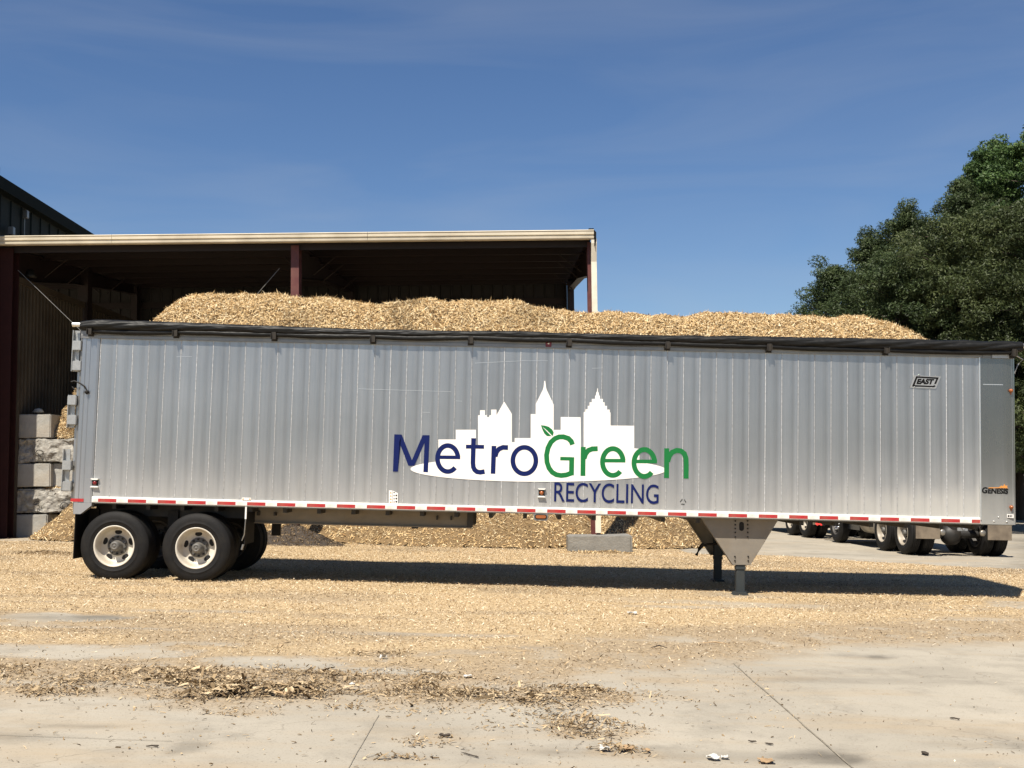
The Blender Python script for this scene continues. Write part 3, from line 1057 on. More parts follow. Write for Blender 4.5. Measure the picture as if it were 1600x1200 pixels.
# the dark green hall behind, its long side running back
hall = empty('green_hall', (at(0, 600, 38).x, 38, 0), 0, 'tall dark green metal hall rising behind the left end of the shed', 'building')
ax, bx_ = at(0, 283, 38), at(137, 369, 46.8)
zE = ax.z
dirv = Vector((bx_.x - ax.x, bx_.y - ax.y, 0)).normalized()
HB = Vector((ax.x, ax.y, 0)) - dirv * 0.8


def hb(mb, name, m):
    o = hall.location
    mb.v = [(a - o.x, b - o.y, c) for a, b, c in mb.v]
    return mb.build(name, m, hall)


nx_ = Vector((dirv.y, -dirv.x, 0))               # outwards, to the right
for j in range(44):                               # ribbed side sheets
    mb = MB()
    p0 = HB + dirv * (j * 0.9 + 0.004)
    p1 = HB + dirv * (j * 0.9 + 0.80)
    p2 = HB + dirv * (j * 0.9 + 0.82) + nx_ * 0.04
    p3 = HB + dirv * (j * 0.9 + 0.87) + nx_ * 0.04
    p4 = HB + dirv * (j * 0.9 + 0.896)
    P_ = [p0, p1, p2, p3, p4]
    mb.add([(p.x, p.y, z) for z in (0, zE - 0.45) for p in P_], [(i, i + 1, 6 + i, 5 + i) for i in range(4)])
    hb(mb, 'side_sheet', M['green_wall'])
mb = MB()
e0, e1 = HB, HB + dirv * 40
for off, z0, z1 in ((0.32, zE - 0.42, zE),):
    a0, a1 = e0 + nx_ * off, e1 + nx_ * off
    mb.add([(a0.x, a0.y, z0), (a1.x, a1.y, z0), (a1.x, a1.y, z1), (a0.x, a0.y, z1)], [(0, 1, 2, 3)])
    mb.add([(e0.x, e0.y, z0 - 0.02), (e1.x, e1.y, z0 - 0.02), (a1.x, a1.y, z0), (a0.x, a0.y, z0)], [(0, 1, 2, 3)])
hb(mb, 'eave_trim', M['green_trim'])
mb = MB()
f0, f1 = e0 - nx_ * 14, e1 - nx_ * 14
g0, g1 = e0 + nx_ * 0.32, e1 + nx_ * 0.32
mb.add([(g0.x, g0.y, zE), (g1.x, g1.y, zE), (f1.x, f1.y, zE + 2.2), (f0.x, f0.y, zE + 2.2)], [(0, 1, 2, 3)])
hb(mb, 'roof', M['green_trim'])
mb = MB()
mb.add([(e0.x, e0.y, 0), (f0.x, f0.y, 0), (f0.x, f0.y, zE + 2.2), (e0.x, e0.y, zE)], [(0, 1, 2, 3)])
mb.add([(e1.x, e1.y, 0), (f1.x, f1.y, 0), (f1.x, f1.y, zE + 2.2), (e1.x, e1.y, zE)], [(3, 2, 1, 0)])
hb(mb, 'gable_wall', M['green_wall'])
for px, py in ((35, 335), (13, 361)):
    c = at(px, py, 40 if px > 20 else 38.6) + nx_ * 0.08
    mb = MB()
    mb.box(c.x - 0.06, c.x + 0.12, c.y - 0.1, c.y + 0.1, c.z - 0.14, c.z + 0.14, 0.02)
    mb.tube([(c.x, c.y, c.z - 0.14), (c.x, c.y, c.z - 0.9)], 0.018, 6)
    hb(mb, 'wall_lamp', M['grey_steel'])

# ------------------------------------------------------------------ stacked concrete blocks at the left post
def cblock(px0, py0, px1, py1, Y, depth, label, rough=0.012, m='concrete_block', group='stacked concrete blocks', seed=0, long_to=None):
    a, b = at(px0, py1, Y), at(px1, py0, Y)
    x0, x1, z0, z1 = a.x, (long_to if long_to is not None else b.x), a.z, b.z
    bm = bmesh.new()
    bmesh.ops.create_cube(bm, size=1)
    bmesh.ops.bevel(bm, geom=list(bm.edges), offset=0.03, segments=2, affect='EDGES')
    for v in bm.verts:
        v.co = Vector((v.co.x * (x1 - x0), v.co.y * depth, (v.co.z + 0.5) * (z1 - z0)))
    bmesh.ops.triangulate(bm, faces=list(bm.faces))
    for _ in range(8):
        es = [e for e in bm.edges if e.calc_length() > (0.07 if rough > 0.02 else 0.16)]
        if not es:
            break
        bmesh.ops.subdivide_edges(bm, edges=es, cuts=1)
        bmesh.ops.triangulate(bm, faces=[f for f in bm.faces if len(f.verts) > 3])
    bm.normal_update()
    for v in bm.verts:
        q = v.co
        k = float(fbm(q.x * 5 + seed, q.z * 5 + q.y * 3, 5, 60 + seed)) + 0.5 * float(fbm(q.x * 2 + seed, q.z * 2 + q.y * 2, 3, 70 + seed))
        v.co = q + v.normal * k * rough * 2
    me = bpy.data.meshes.new('concrete_block')
    bm.to_mesh(me)
    bm.free()
    o = link('concrete_block', me, M[m], None, ((x0 + x1) / 2, Y + depth / 2, z0))
    return tag(o, label, 'concrete block', group)


bY = 27.65
cblock(27, 647, 79.5, 684.5, bY, 0.65, 'smooth square grey concrete block on top of the stack by the shed post', seed=1)
cblock(27.5, 686, 118, 722, bY, 0.65, 'rough broken concrete block, second from the top, with a wire loop', 0.085, 'concrete_rough', seed=2)
cblock(22.5, 724, 79, 761, bY - 0.05, 0.65, 'smooth concrete block with chipped lower corner, in the middle row on the left', seed=3)
cblock(80.5, 723.5, 124, 761.5, bY + 0.12, 0.6, 'pale concrete block beside the chipped one, nearest the trailer door hinges', 0.02, seed=4)
cblock(21, 763, 122, 801.5, bY - 0.02, 0.65, 'dark rough layered concrete block with wire loops, second from the ground', 0.085, 'concrete_rough', seed=5)
cblock(18, 803.5, 74, 843, bY - 0.05, 0.65, 'smooth concrete block at the bottom of the stack, half in shadow', seed=6)
# lifting loops of the rough blocks
for i, (px, py, r) in enumerate(((61, 708, 0.09), (100, 790, 0.09), (57, 786, 0.06))):
    c = at(px, py, bY - 0.10)
    mb = MB()
    mb.tube([(c.x + r * cos(q), c.y + 0.03 * sin(3 * q), c.z + r * 0.8 * sin(q)) for q in np.linspace(-0.4, pi * 1.6, 16)] + [(c.x, c.y + 0.2, c.z - r)], 0.009, 6)
    o = mb.build('wire_loop', M['black_steel'])
    blk = [q for q in bpy.data.objects if q.name.startswith('concrete_block') and 'rough' in q['label']][0 if i == 0 else 1]
    o.parent = blk
    o.matrix_parent_inverse = Matrix.Translation(-blk.location)
def ledge(px0, px1, py, Y, dY, h, n, label, seed):
    a_, b_ = at(px0, py, Y), at(px1, py, Y)
    xm, rx, z0 = (a_.x + b_.x) / 2, (b_.x - a_.x) / 2, a_.z

    def dd(x, y):
        return np.sqrt(((x - xm) / rx) ** 2 + ((y - Y - dY / 2) / (dY / 2)) ** 2) + 0.35 * fbm(x * 3, y * 3, 3, 61 + seed)

    def zf(x, y):
        return z0 - 0.03 + h * np.clip(1 - dd(x, y), 0, 1) ** 0.75 * (1 + 0.5 * fbm(x * 6, y * 6, 3, 62 + seed))
    o = heap_stuff('wood_chip_mound', np.arange(xm - rx, xm + rx, 0.04), np.arange(Y, Y + dY, 0.04), zf, n, (0.03, 0.09), (0.01, 0.025), M['chips_fresh'], M['chips_base'], lambda x, y: dd(x, y) < 0.97, 0.6)
    tag(o, label, 'wood chip pile', kind='stuff')


ledge(72, 124, 688, bY + 0.12, 1.5, 1.25, 9000, 'orange chips spilling over beside the top concrete block', 1)
ledge(44, 80, 726, bY - 0.03, 0.4, 0.06, 1200, 'thin line of chips on top of the chipped middle block', 2)
ledge(56, 104, 765, bY - 0.0, 0.45, 0.14, 1600, 'chips lying on the rough block next to the hinges', 3)
# bits of rubble on top of the block stack
c = at(60, 644, bY + 0.3)
mb = MB()
mb.lathe([(0.0, 0.1), (0.08, 0.08), (0.14, 0.0), (0.0, -0.02)], 9, c, 'z')
tag(mb.build('stone', M['concrete_block']), 'pale stone lying on the top concrete block', 'stone')
# concrete footing block at the right post
cblock(888, 837, 988, 865, 26.35, 0.9, 'long low concrete block lying at the foot of the right shed post', 0.012, 'concrete_old', None, seed=8)

# ================================================================== THE TRAILER
trailer = empty('semi_trailer')
trailer.matrix_world = TM
tag(trailer, 'long silver ribbed aluminium open top trailer standing unhitched on its landing legs', 'trailer')
TW = 2.58                                           # width


U0 = L(149.5, 700)[0]
U1 = L(1531, 700)[0]
NP = 54
PW = (U1 - U0) / NP


def alu(name, rough, col, dirty=1.0, streak=0.06, rnd=0.05, bands=False):
    m = bpy.data.materials.new(name)
    m.use_nodes = True
    n, l = m.node_tree.nodes, m.node_tree.links
    p = n['Principled BSDF']
    tcn = n.new('ShaderNodeTexCoord')
    tcn.object = trailer
    co = tcn.outputs['Object']

    def noise(scale, sx, detail=6, rg=0.6):
        a = n.new('ShaderNodeMapping')
        a.inputs['Scale'].default_value = sx
        b = n.new('ShaderNodeTexNoise')
        b.inputs['Scale'].default_value = scale
        b.inputs['Detail'].default_value = detail
        b.inputs['Roughness'].default_value = rg
        l.new(co, a.inputs[0])
        l.new(a.outputs[0], b.inputs['Vector'])
        return b.outputs[0]

    def ramp(f, lo, hi, a=0.0, b=1.0):
        r = n.new('ShaderNodeMapRange')
        r.inputs[1].default_value, r.inputs[2].default_value, r.inputs[3].default_value, r.inputs[4].default_value = lo, hi, a, b
        l.new(f, r.inputs[0])
        return r.outputs[0]

    def math_(op, a, b):
        r = n.new('ShaderNodeMath')
        r.operation = op
        for k, q in enumerate((a, b)):
            if isinstance(q, (int, float)):
                r.inputs[k].default_value = q
            else:
                l.new(q, r.inputs[k])
        return r.outputs[0]
    sep = n.new('ShaderNodeSeparateXYZ')
    l.new(co, sep.inputs[0])
    up = math_('SUBTRACT', sep.outputs['Z'], RAILZ)
    # road film: thick at the foot, thicker towards the nose, with a ragged upper edge
    edge = math_('ADD', math_('MULTIPLY', noise(1.2, (1.6, 1, 0.5)), 1.0), math_('MULTIPLY', noise(7, (1.5, 1, 0.3)), 0.35))
    front = ramp(sep.outputs['X'], 9.5, 13.5, 0.0, 0.35)
    hgt = math_('SUBTRACT', up, math_('ADD', math_('MULTIPLY', edge, 0.55), front))
    film = ramp(hgt, -0.35, 0.75, 1.0, 0.0)
    film = math_('MULTIPLY', film, film)
    foot = ramp(math_('SUBTRACT', up, math_('MULTIPLY', edge, 0.6)), -0.35, 0.18, 1.0, 0.0)
    foot = math_('MULTIPLY', foot, ramp(sep.outputs['X'], 10.5, 13.0, 0.0, 0.5))
    film = math_('MULTIPLY', math_('ADD', math_('MULTIPLY', film, 0.48), foot), dirty)
    oi = n.new('ShaderNodeObjectInfo')
    tone = math_('MULTIPLY', ramp(oi.outputs['Random'], 0, 1, 1 - rnd, 1 + rnd),
                 math_('MULTIPLY', ramp(noise(3.0, (9, 1, 0.12), 4), 0.3, 0.7, 1 - streak, 1 + streak), ramp(noise(0.9, (1, 1, 1)), 0.3, 0.7, 0.93, 1.06)))
    if bands:                                       # bands painted in place of the reflections across each plank
        ph = math_('FRACT', math_('ADD', math_('DIVIDE', math_('SUBTRACT', sep.outputs['X'], U0), PW), math_('MULTIPLY', noise(0.7, (1.5, 1, 0.15), 3), 0.10)), 0)
        b1 = math_('MULTIPLY', ramp(ph, 0.50, 0.62), ramp(ph, 0.86, 0.74))
        b2 = math_('MULTIPLY', ramp(ph, 0.10, 0.20), ramp(ph, 0.42, 0.30))
        tone = math_('MULTIPLY', tone, math_('ADD', math_('MULTIPLY', b1, -0.11), math_('ADD', math_('MULTIPLY', b2, 0.04), 1.0)))
    vm = n.new('ShaderNodeVectorMath')
    vm.operation = 'SCALE'
    vm.inputs[0].default_value = col
    l.new(tone, vm.inputs['Scale'])
    mxn = n.new('ShaderNodeMixRGB')
    mxn.inputs[2].default_value = (0.43, 0.42, 0.385, 1)
    l.new(film, mxn.inputs[0])
    l.new(vm.outputs[0], mxn.inputs[1])
    l.new(mxn.outputs[0], p.inputs['Base Color'])
    l.new(ramp(film, 0, 1, 0.88, 0.0), p.inputs['Metallic'])
    l.new(math_('ADD', ramp(film, 0, 0.9, rough, 0.8), ramp(noise(5, (4, 1, 0.3)), 0.3, 0.7, -0.04, 0.04)), p.inputs['Roughness'])
    return m


M['alu_side'] = alu('alu_side', 0.34, (0.402, 0.402, 0.397), bands=True)
M['alu_nose'] = alu('alu_nose', 0.26, (0.215, 0.215, 0.205), 0.6, 0.04)
M['alu_post'] = alu('alu_post', 0.33, (0.37, 0.375, 0.385), 0.5, 0.05)
M['seam'] = mat('seam', (0.60, 0.60, 0.585), 0.55, metal=0.45, var=0.5, scale=4, stretch=(1, 1, 5), rnd=0.22)  # paler than the planks, painting the glint along each ridge
M['alu_bright'] = mat('alu_bright', (0.70, 0.70, 0.68), 0.35, metal=0.85, var=0.08)

# --- side panels: 54 extruded planks with a raised seam on the left edge of each
Z0, Z1 = RAILZ + 0.085, RAILZ + 2.56


def side_profile():
    return [(0.0066, 0.0), (0.03, 0.0008), (0.075, 0.0022), (0.125, 0.0026), (0.152, 0.0020), (0.176, 0.0044), (0.205, 0.0046), (0.226, 0.0018), (PW - 0.0066, 0.0)]


sp = None
for k in range(NP):
    if sp is None:
        mb = MB()
        pr = side_profile()
        n_ = len(pr)
        zs = [Z0, (Z0 + Z1) / 2, Z1]
        mb.add([(a, b, z) for z in zs for a, b in pr], [(j * n_ + i, j * n_ + i + 1, (j + 1) * n_ + i + 1, (j + 1) * n_ + i) for j in (0, 1) for i in range(n_ - 1)])
        sp = mb.build('side_panel', M['alu_side'], trailer)
        # normals must face the camera side
        me = sp.data
        if me.polygons[4].normal.y > 0:
            me.flip_normals()
        q = sp
    else:
        q = again(sp, trailer)
    q.location = (U0 + k * PW, 0, 0)
    q.rotation_euler = (0, 0, random.uniform(-0.0035, 0.0035))
mb = MB()
n_ = 7
mb.add([(-0.0050 * cos(pi * i / 6), -0.0042 * sin(pi * i / 6) + 0.001, z) for z in (Z0, Z1) for i in range(n_)], [(i, i + 1, n_ + i + 1, n_ + i) for i in range(n_ - 1)], True)
seam = mb.build('panel_seam', M['seam'], trailer)
for k in range(NP):
    q = seam if k == 0 else again(seam, trailer)
    q.location = (U0 + k * PW, 0, 0)
# --- far side, front wall, floor, rear doors, inner liner: plain sheets
mb = MB()
mb.box(U0, U1 + 0.5, 0.012, 0.03, Z0, Z1)
mb.build('side_liner', M['alu_side'], trailer)
mb = MB()
mb.box(U0 - 0.1, U1 + 0.5, TW - 0.03, TW, RAILZ, Z1 + 0.1)
mb.build('far_side', M['alu_side'], trailer)
mb = MB()
mb.box(U0 - 0.12, U1 + 0.5, 0.04, TW - 0.04, RAILZ - 0.02, RAILZ + 0.03)
mb.build('floor', M['grey_steel'], trailer)
# --- nose: flat sheet, then a bend back to the front wall
e1, e2 = L(1567.5, 700)[0], L(1587.5, 700)[0]
mb = MB()
zb, zt = L(1560, 819.5)[1], Z1 + 0.02
mb.prism([(U1 + 0.004, -0.004), (U1 + 0.02, -0.012), (e1, -0.012), (e1 + 0.05, -0.007), (e2 - 0.02, 0.018), (e2 + 0.005, 0.05), (e2 + 0.005, TW - 0.08), (e2 - 0.1, TW), (U1, TW), (U1, TW - 0.03),
          (e2 - 0.12, TW - 0.03), (e2 - 0.04, TW - 0.1), (e2 - 0.04, 0.12), (e1, 0.02), (U1 + 0.004, 0.02)], 'z', zb, zt)
mb.build('nose_panel', M['alu_nose'], trailer)
mb = MB()
a, b = L(1531, 700)[0], 0
mb.box(a - 0.012, a + 0.008, -0.022, 0.0, L(1531, 812)[1], Z1 - 0.02)
mb.build('nose_seam', M['alu_bright'], trailer)
mb = MB()
z = L(1550, 601)[1]
mb.box(U1 + 0.05, e1 - 0.0, -0.0155, -0.0125, z - 0.006, z + 0.006)
mb.build('nose_scratch', M['alu_bright'], trailer)
# --- rear corner post, its flared foot
pl, pr_ = L(127, 650)[0], U0 - 0.012
pl = L(121, 690)[0]
mb = MB()
fl = [(pl, -0.004), (pl + 0.012, -0.022), (pl + 0.06, -0.022), (pl + 0.075, -0.012), (pl + 0.13, -0.010), (pl + 0.145, -0.020), (pr_ - 0.03, -0.020), (pr_, -0.006), (pr_, 0.09), (pl, 0.09)]
mb.prism(fl, 'z', RAILZ - 0.01, Z1 + 0.02)
mb.build('corner_post', M['alu_post'], trailer)
mb = MB()
zz = L(120, 803)[1]
mb.prism([(pl, RAILZ - 0.012), (pr_, RAILZ - 0.012), (pr_ - 0.0, RAILZ - 0.05), (pl + 0.11, zz), (pl, zz)], 'y', -0.02, 0.09)
mb.build('post_foot', M['alu_post'], trailer)
# rear door and frame behind the post
mb = MB()
mb.box(pl - 0.09, pl - 0.03, 0.09, TW - 0.05, RAILZ, Z1)
mb.build('rear_door', M['alu_side'], trailer)
mb = MB()
mb.box(pl - 0.03, pl - 0.004, 0.02, TW - 0.02, RAILZ - 0.1, Z1)
mb.build('door_frame', M['grey_steel'], trailer)
# hinges: three pairs of leaves on a strap
for (px, ya, yb, leaves) in ((121.5, 516, 580, (540, 571.5)), (114, 617, 668, (625.5, 656)), (106, 702, 768, (727, 759.5))):
    xa, za = L(px, ya)
    xb, zb = L(px, yb)
    mb = MB()
    mb.box(xa - 0.075, xa - 0.065, 0.0, 0.10, zb, za)
    mb.box(xa - 0.065, xa + 0.02, 0.055, 0.07, zb, za)
    hs = mb.build('hinge_strap', M['galvanised'], trailer)
    for py in leaves:
        x_, z_ = L(px, py)
        mb = MB()
        mb.box(x_ - 0.075, x_ + 0.062, -0.035, 0.05, z_ - 0.074, z_ + 0.074, 0.008)
        mb.build('hinge_leaf', M['galvanised'], trailer)
# cable with a rubber ball at the rear
mb = MB()
pts = [(113, 597), (118, 595.5), (126, 599), (133, 604), (136.5, 611)]
mb.tube([(L(*p)[0], -0.05 + 0.01 * i, L(*p)[1]) for i, p in enumerate(pts)], 0.012, 6)
mb.tube([(L(112, 604)[0], 0.02, L(112, 604)[1]), (L(119, 610)[0], -0.03, L(119, 610)[1])], 0.008, 6)
mb.build('door_cord', M['black_steel'], trailer)
x_, z_ = L(137.5, 613)
mb = MB()
mb.lathe([(0, 0.034), (0.022, 0.026), (0.034, 0), (0.022, -0.026), (0, -0.034)], 14, (x_, -0.045, z_), 'z')
mb.build('cord_ball', M['rubber'], trailer)

# --- bottom rail with its reflective tape
mb = MB()
ra = U0 - 0.012
mb.prism([(-0.02, RAILZ), (-0.02, RAILZ + 0.07), (-0.014, RAILZ + 0.088), (0.02, RAILZ + 0.088), (0.02, RAILZ)], 'x', ra, U1 - 0.006)
mb.build('bottom_rail', M['white_paint'], trailer)
PITCHT = 0.4572
u_first = L(154.2, 781)[0]
red0 = white0 = None
for k in range(-1, 31):
    for colr, a, b in (('red', u_first + k * PITCHT, u_first + k * PITCHT + 0.2794), ('white', u_first + k * PITCHT + 0.2804, u_first + (k + 1) * PITCHT - 0.001)):
        a, b = max(a, ra + 0.002), min(b, U1 - 0.012)
        if b - a < 0.03:
            continue
        full = abs((b - a) - (0.2794 if colr == 'red' else 0.1758)) < 0.004
        src = red0 if colr == 'red' else white0
        if full and src is not None:
            q = again(src, trailer)
        else:
            mb = MB()
            mb.box(0, b - a, -0.0232, -0.0205, RAILZ + 0.008, RAILZ + 0.058)
            q = mb.build(colr + '_reflector', M[colr + '_tape'], trailer)
            if full:
                if colr == 'red':
                    red0 = q
                else:
                    white0 = q
        q.location = (a, 0, 0)
mb = MB()
a, b = L(111.5, 779)[0], L(131.5, 781)[0]
z = L(120, 781.3)[1]
mb.box(a, b, -0.0262, -0.0225, z - 0.024, z + 0.024)
mb.build('red_reflector', M['red_tape'], trailer)

# --- top rail, rolled tarp, second pole, brackets
zt0 = RAILZ + 2.53
mb = MB()
zr1 = L(800, 534.5)[1]
zr0 = L(800, 543.6)[1]
mb.prism([(-0.035, zr0 + 0.006), (-0.035, zr0 + 0.055), (-0.028, zr0 + 0.06), (-0.028, zr1 + 0.03), (0.09, zr1 + 0.03), (0.09, zr0 - 0.03), (0.016, zr0 - 0.03), (0.016, zr0 + 0.006)], 'x', L(128, 520)[0], U1 + 0.03)
mb.build('top_rail', M['grey_steel'], trailer)
mb = MB()
mb.box(U1 + 0.035, e2 - 0.02, -0.03, 0.09, zr0 - 0.0, zr1 + 0.03, 0.006)
mb.build('nose_cap', M['grey_steel'], trailer)
mb = MB()
mb.box(U1 + 0.18, e2 - 0.11, -0.045, -0.031, zr0 + 0.0, zr0 + 0.055)
mb.build('cap_plate', M['galvanised'], trailer)
mb = MB()
mb.box(L(128, 520)[0], U1 + 0.03, TW - 0.09, TW + 0.03, zr0 - 0.03, zr1 + 0.03)
mb.build('far_rail', M['grey_steel'], trailer)
# tarp roll: wrinkled cloth wound on a pole
KEY = [(129, 509.5, 0.060), (150, 509, 0.085), (240, 511, 0.080), (330, 513, 0.068), (430, 516.5, 0.066), (550, 520, 0.052), (640, 522, 0.058), (736, 523, 0.048), (800, 523.5, 0.058),
       (889, 526.5, 0.050), (960, 528.5, 0.058), (1042, 531, 0.060), (1150, 533, 0.070), (1250, 535.5, 0.075), (1382, 538.5, 0.082), (1500, 541, 0.082), (1560, 542.5, 0.078), (1596, 543, 0.072)]
ku = [L(a, b)[0] for a, b, r in KEY]
kz = [L(a, b)[1] for a, b, r in KEY]
kr = [r for a, b, r in KEY]
us = np.arange(ku[0], ku[-1], 0.022)
NT = 40
th = np.linspace(0, 2 * pi, NT, endpoint=False)
UU, TT = np.meshgrid(us, th, indexing='ij')
RR = np.interp(UU, ku, kr)
amp = 0.006 + 0.012 * sstep(9.0, 13, UU) + 0.007 * sstep(2.2, 0.3, UU)
spiral = TT * 1.0 + UU * 1.7
wr = np.abs(np.sin(spiral * 2.5 + 3 * fbm(UU * 0.9, np.cos(TT) * 1.2, 3, 80))) ** 0.6 - 0.6
wr2 = fbm(UU * 5, 3 * np.sin(TT) + UU * 1.2, 3, 81)
RR = RR + amp * wr + 0.016 * wr2
sagz = np.interp(UU, ku, kz)
Vt = np.stack([UU, -0.055 + RR * np.cos(TT) * 0.95, sagz + RR * np.sin(TT)], -1).reshape(-1, 3)
nu = len(us)
i_ = (np.arange(nu - 1)[:, None] * NT + np.arange(NT)[None, :])
j_ = (np.arange(nu - 1)[:, None] * NT + (np.arange(NT)[None, :] + 1) % NT)
Qt = np.stack([i_, j_, j_ + NT, i_ + NT], -1).reshape(-1, 4)
tarp = np_mesh('tarp_roll', Vt, Qt, M['tarp'], trailer, None, True)
# loose hem hanging in swags below the roll between the brackets
BR = [(144, 519), (277, 522), (430, 526), (584, 526), (736, 528.5), (889, 531), (1042, 542), (1200, 543.5), (1382, 545.5), (1578, 546)]
bru = [L(*p)[0] for p in BR]
for (ua, ub, pya, pyb) in zip(bru[:-1], bru[1:], [b[1] for b in BR[:-1]], [b[1] for b in BR[1:]]):
    n_ = 26
    vs = []
    a_ = 0.0
    for i in range(n_ + 1):
        t_ = i / n_
        u_ = ua + (ub - ua) * t_
        z_ = np.interp(u_, ku, kz) - np.interp(u_, ku, kr)
        dz = 0.040 + 0.016 * sin(pi * t_) + 0.008 * float(fbm(u_ * 2.0, 0.3, 3, 83)) * 2
        vs += [(u_, -0.09, z_ + 0.035), (u_, -0.105, z_ - dz * 0.45), (u_, -0.085, z_ - dz), (u_, -0.06, z_ - dz * 0.9), (u_, -0.06, z_ + 0.03)]
    mb = MB()
    mb.add(vs, [(i * 5 + k, i * 5 + k + 1, i * 5 + 5 + k + 1, i * 5 + 5 + k) for i in range(n_) for k in range(4)] + [(i * 5 + 4, i * 5, i * 5 + 5, i * 5 + 9) for i in range(n_)], True)
    mb.build('tarp_hem', M['tarp'], trailer)
br0 = None
for (px, py) in BR[:-1] + [(1580, 547)]:
    x_, z_ = L(px, py)
    z_ = np.interp(x_, ku, kz) - 0.085
    if br0 is None:
        mb = MB()
        mb.box(-0.032, 0.032, -0.115, -0.095, -0.062, 0.05)
        mb.box(-0.040, -0.030, -0.14, -0.02, -0.058, 0.03)
        mb.box(0.030, 0.040, -0.14, -0.02, -0.058, 0.03)
        mb.box(-0.045, 0.045, -0.045, -0.03, -0.085, -0.03)
        br0 = mb.build('tarp_bracket', M['black_steel'], trailer)
        q = br0
    else:
        q = again(br0, trailer)
    q.location = (x_, 0, z_)
# bright pole ends
for px, py, ln_ in ((122, 508, 0.13), (1598, 541, 0.10)):
    x_, z_ = L(px, py)
    mb = MB()
    mb.tube([(x_ - 0.06, -0.055, z_), (x_ + ln_ - 0.04, -0.055, z_)], 0.036, 14)
    mb.build('pole_end', M['alu_bright'], trailer)
mb = MB()
mb.tube([(L(1586, 556)[0], -0.04, L(1586, 556)[1]), (L(1597, 562)[0], -0.03, L(1597, 562)[1]), (L(1590, 570)[0], -0.0, L(1590, 570)[1]), (L(1586, 584)[0], 0.02, L(1586, 584)[1])], 0.012, 7)
mb.build('crank_arm', M['galvanised'], trailer)
# red clearance lamp under the roll
x_, z_ = L(857, 538)
mb = MB()
mb.box(x_ - 0.045, x_ + 0.045, -0.052, -0.036, z_ - 0.045, z_ + 0.045, 0.006)
q = mb.build('clearance_lamp', M['lens_red'], trailer)
mb = MB()
mb.lathe([(0.0, -0.064), (0.014, -0.060), (0.017, -0.052)], 12, (x_, 0, z_ + 0.01), 'y')
mb.build('lamp_bulb', M['alu_bright'], q)


# --- lamps, plates and stickers on the side
def guard_lamp(px, py, lens):
    x_, z_ = L(px, py)
    mb = MB()
    for s in (1, -1):
        zc = z_ + s * 0.062
        mb.prism([(x_ - 0.058, zc + s * 0.006), (x_ + 0.058, zc + s * 0.006), (x_ + 0.058, zc - s * 0.002), (x_ + 0.036, zc - s * 0.016), (x_ - 0.036, zc - s * 0.016), (x_ - 0.058, zc - s * 0.002)], 'y', -0.045, -0.007)
    o = mb.build('marker_guard', M['white_paint'], trailer)
    mb = MB()
    mb.box(x_ - 0.045, x_ + 0.045, -0.012, -0.006, z_ - 0.045, z_ + 0.045)
    mb.lathe([(0.041, -0.012), (0.041, -0.022), (0.033, -0.026)], 18, (x_, 0, z_), 'y')
    mb.build('lamp_base', M['black_steel'], o)
    mb = MB()
    mb.lathe([(0.031, -0.024), (0.026, -0.036), (0.012, -0.042), (0.0, -0.043)], 18, (x_, 0, z_), 'y')
    mb.build('lamp_lens', M[lens], o)


guard_lamp(148.8, 754.5, 'lens_red')
guard_lamp(846.3, 770, 'lens_amber')
x_, z_ = L(845, 806.5)
mb = MB()
mb.prism([(x_ - 0.115, RAILZ - 0.003), (x_ + 0.115, RAILZ - 0.003), (x_ + 0.105, z_ - 0.05), (x_ + 0.085, z_ - 0.068), (x_ - 0.085, z_ - 0.068), (x_ - 0.105, z_ - 0.05)], 'y', -0.012, 0.0)
q = mb.build('lamp_plate', M['grey_steel'], trailer)
mb = MB()
rr = [(x_ + 0.058 * sx + 0.036 * cos(t), z_ - 0.008 + 0.036 * sin(t)) for sx, t0 in ((1, -pi / 2), (-1, pi / 2)) for t in np.linspace(t0, t0 + pi, 9)]
mb.prism(rr, 'y', -0.022, -0.0125)
mb.build('lamp_bezel', M['black_steel'], q)
mb = MB()
rr = [(x_ + 0.054 * sx + 0.024 * cos(t), z_ - 0.008 + 0.024 * sin(t)) for sx, t0 in ((1, -pi / 2), (-1, pi / 2)) for t in np.linspace(t0, t0 + pi, 9)]
mb.prism(rr, 'y', -0.029, -0.0225)
mb.build('lamp_lens', M['lens_amber'], q)
for px, py in ((1579.5, 610.5), (1580, 792.5)):
    x_, z_ = L(px, py)
    wv = 0.010
    mb = MB()
    mb.lathe([(0.03, wv + 0.0), (0.03, wv - 0.02), (0.022, wv - 0.042), (0.0, wv - 0.048)], 14, (x_, 0, z_), 'y')
    mb.prism([(x_ - 0.012, z_ - 0.02), (x_ + 0.012, z_ - 0.02), (x_ + 0.008, z_ - 0.06), (x_ - 0.008, z_ - 0.06)], 'y', wv - 0.01, wv + 0.01)
    mb.build('clearance_lamp', M['lens_amber'], trailer)
for px, py in ((1559.5, 808), (1552.5, 814.5), (1572.5, 815)):
    x_, z_ = L(px, py)
    mb = MB()
    mb.lathe([(0.012, -0.011), (0.012, -0.018), (0.006, -0.022), (0, -0.022)], 10, (x_, 0.0, z_), 'y')
    mb.build('rivet', M['alu_bright'], trailer)


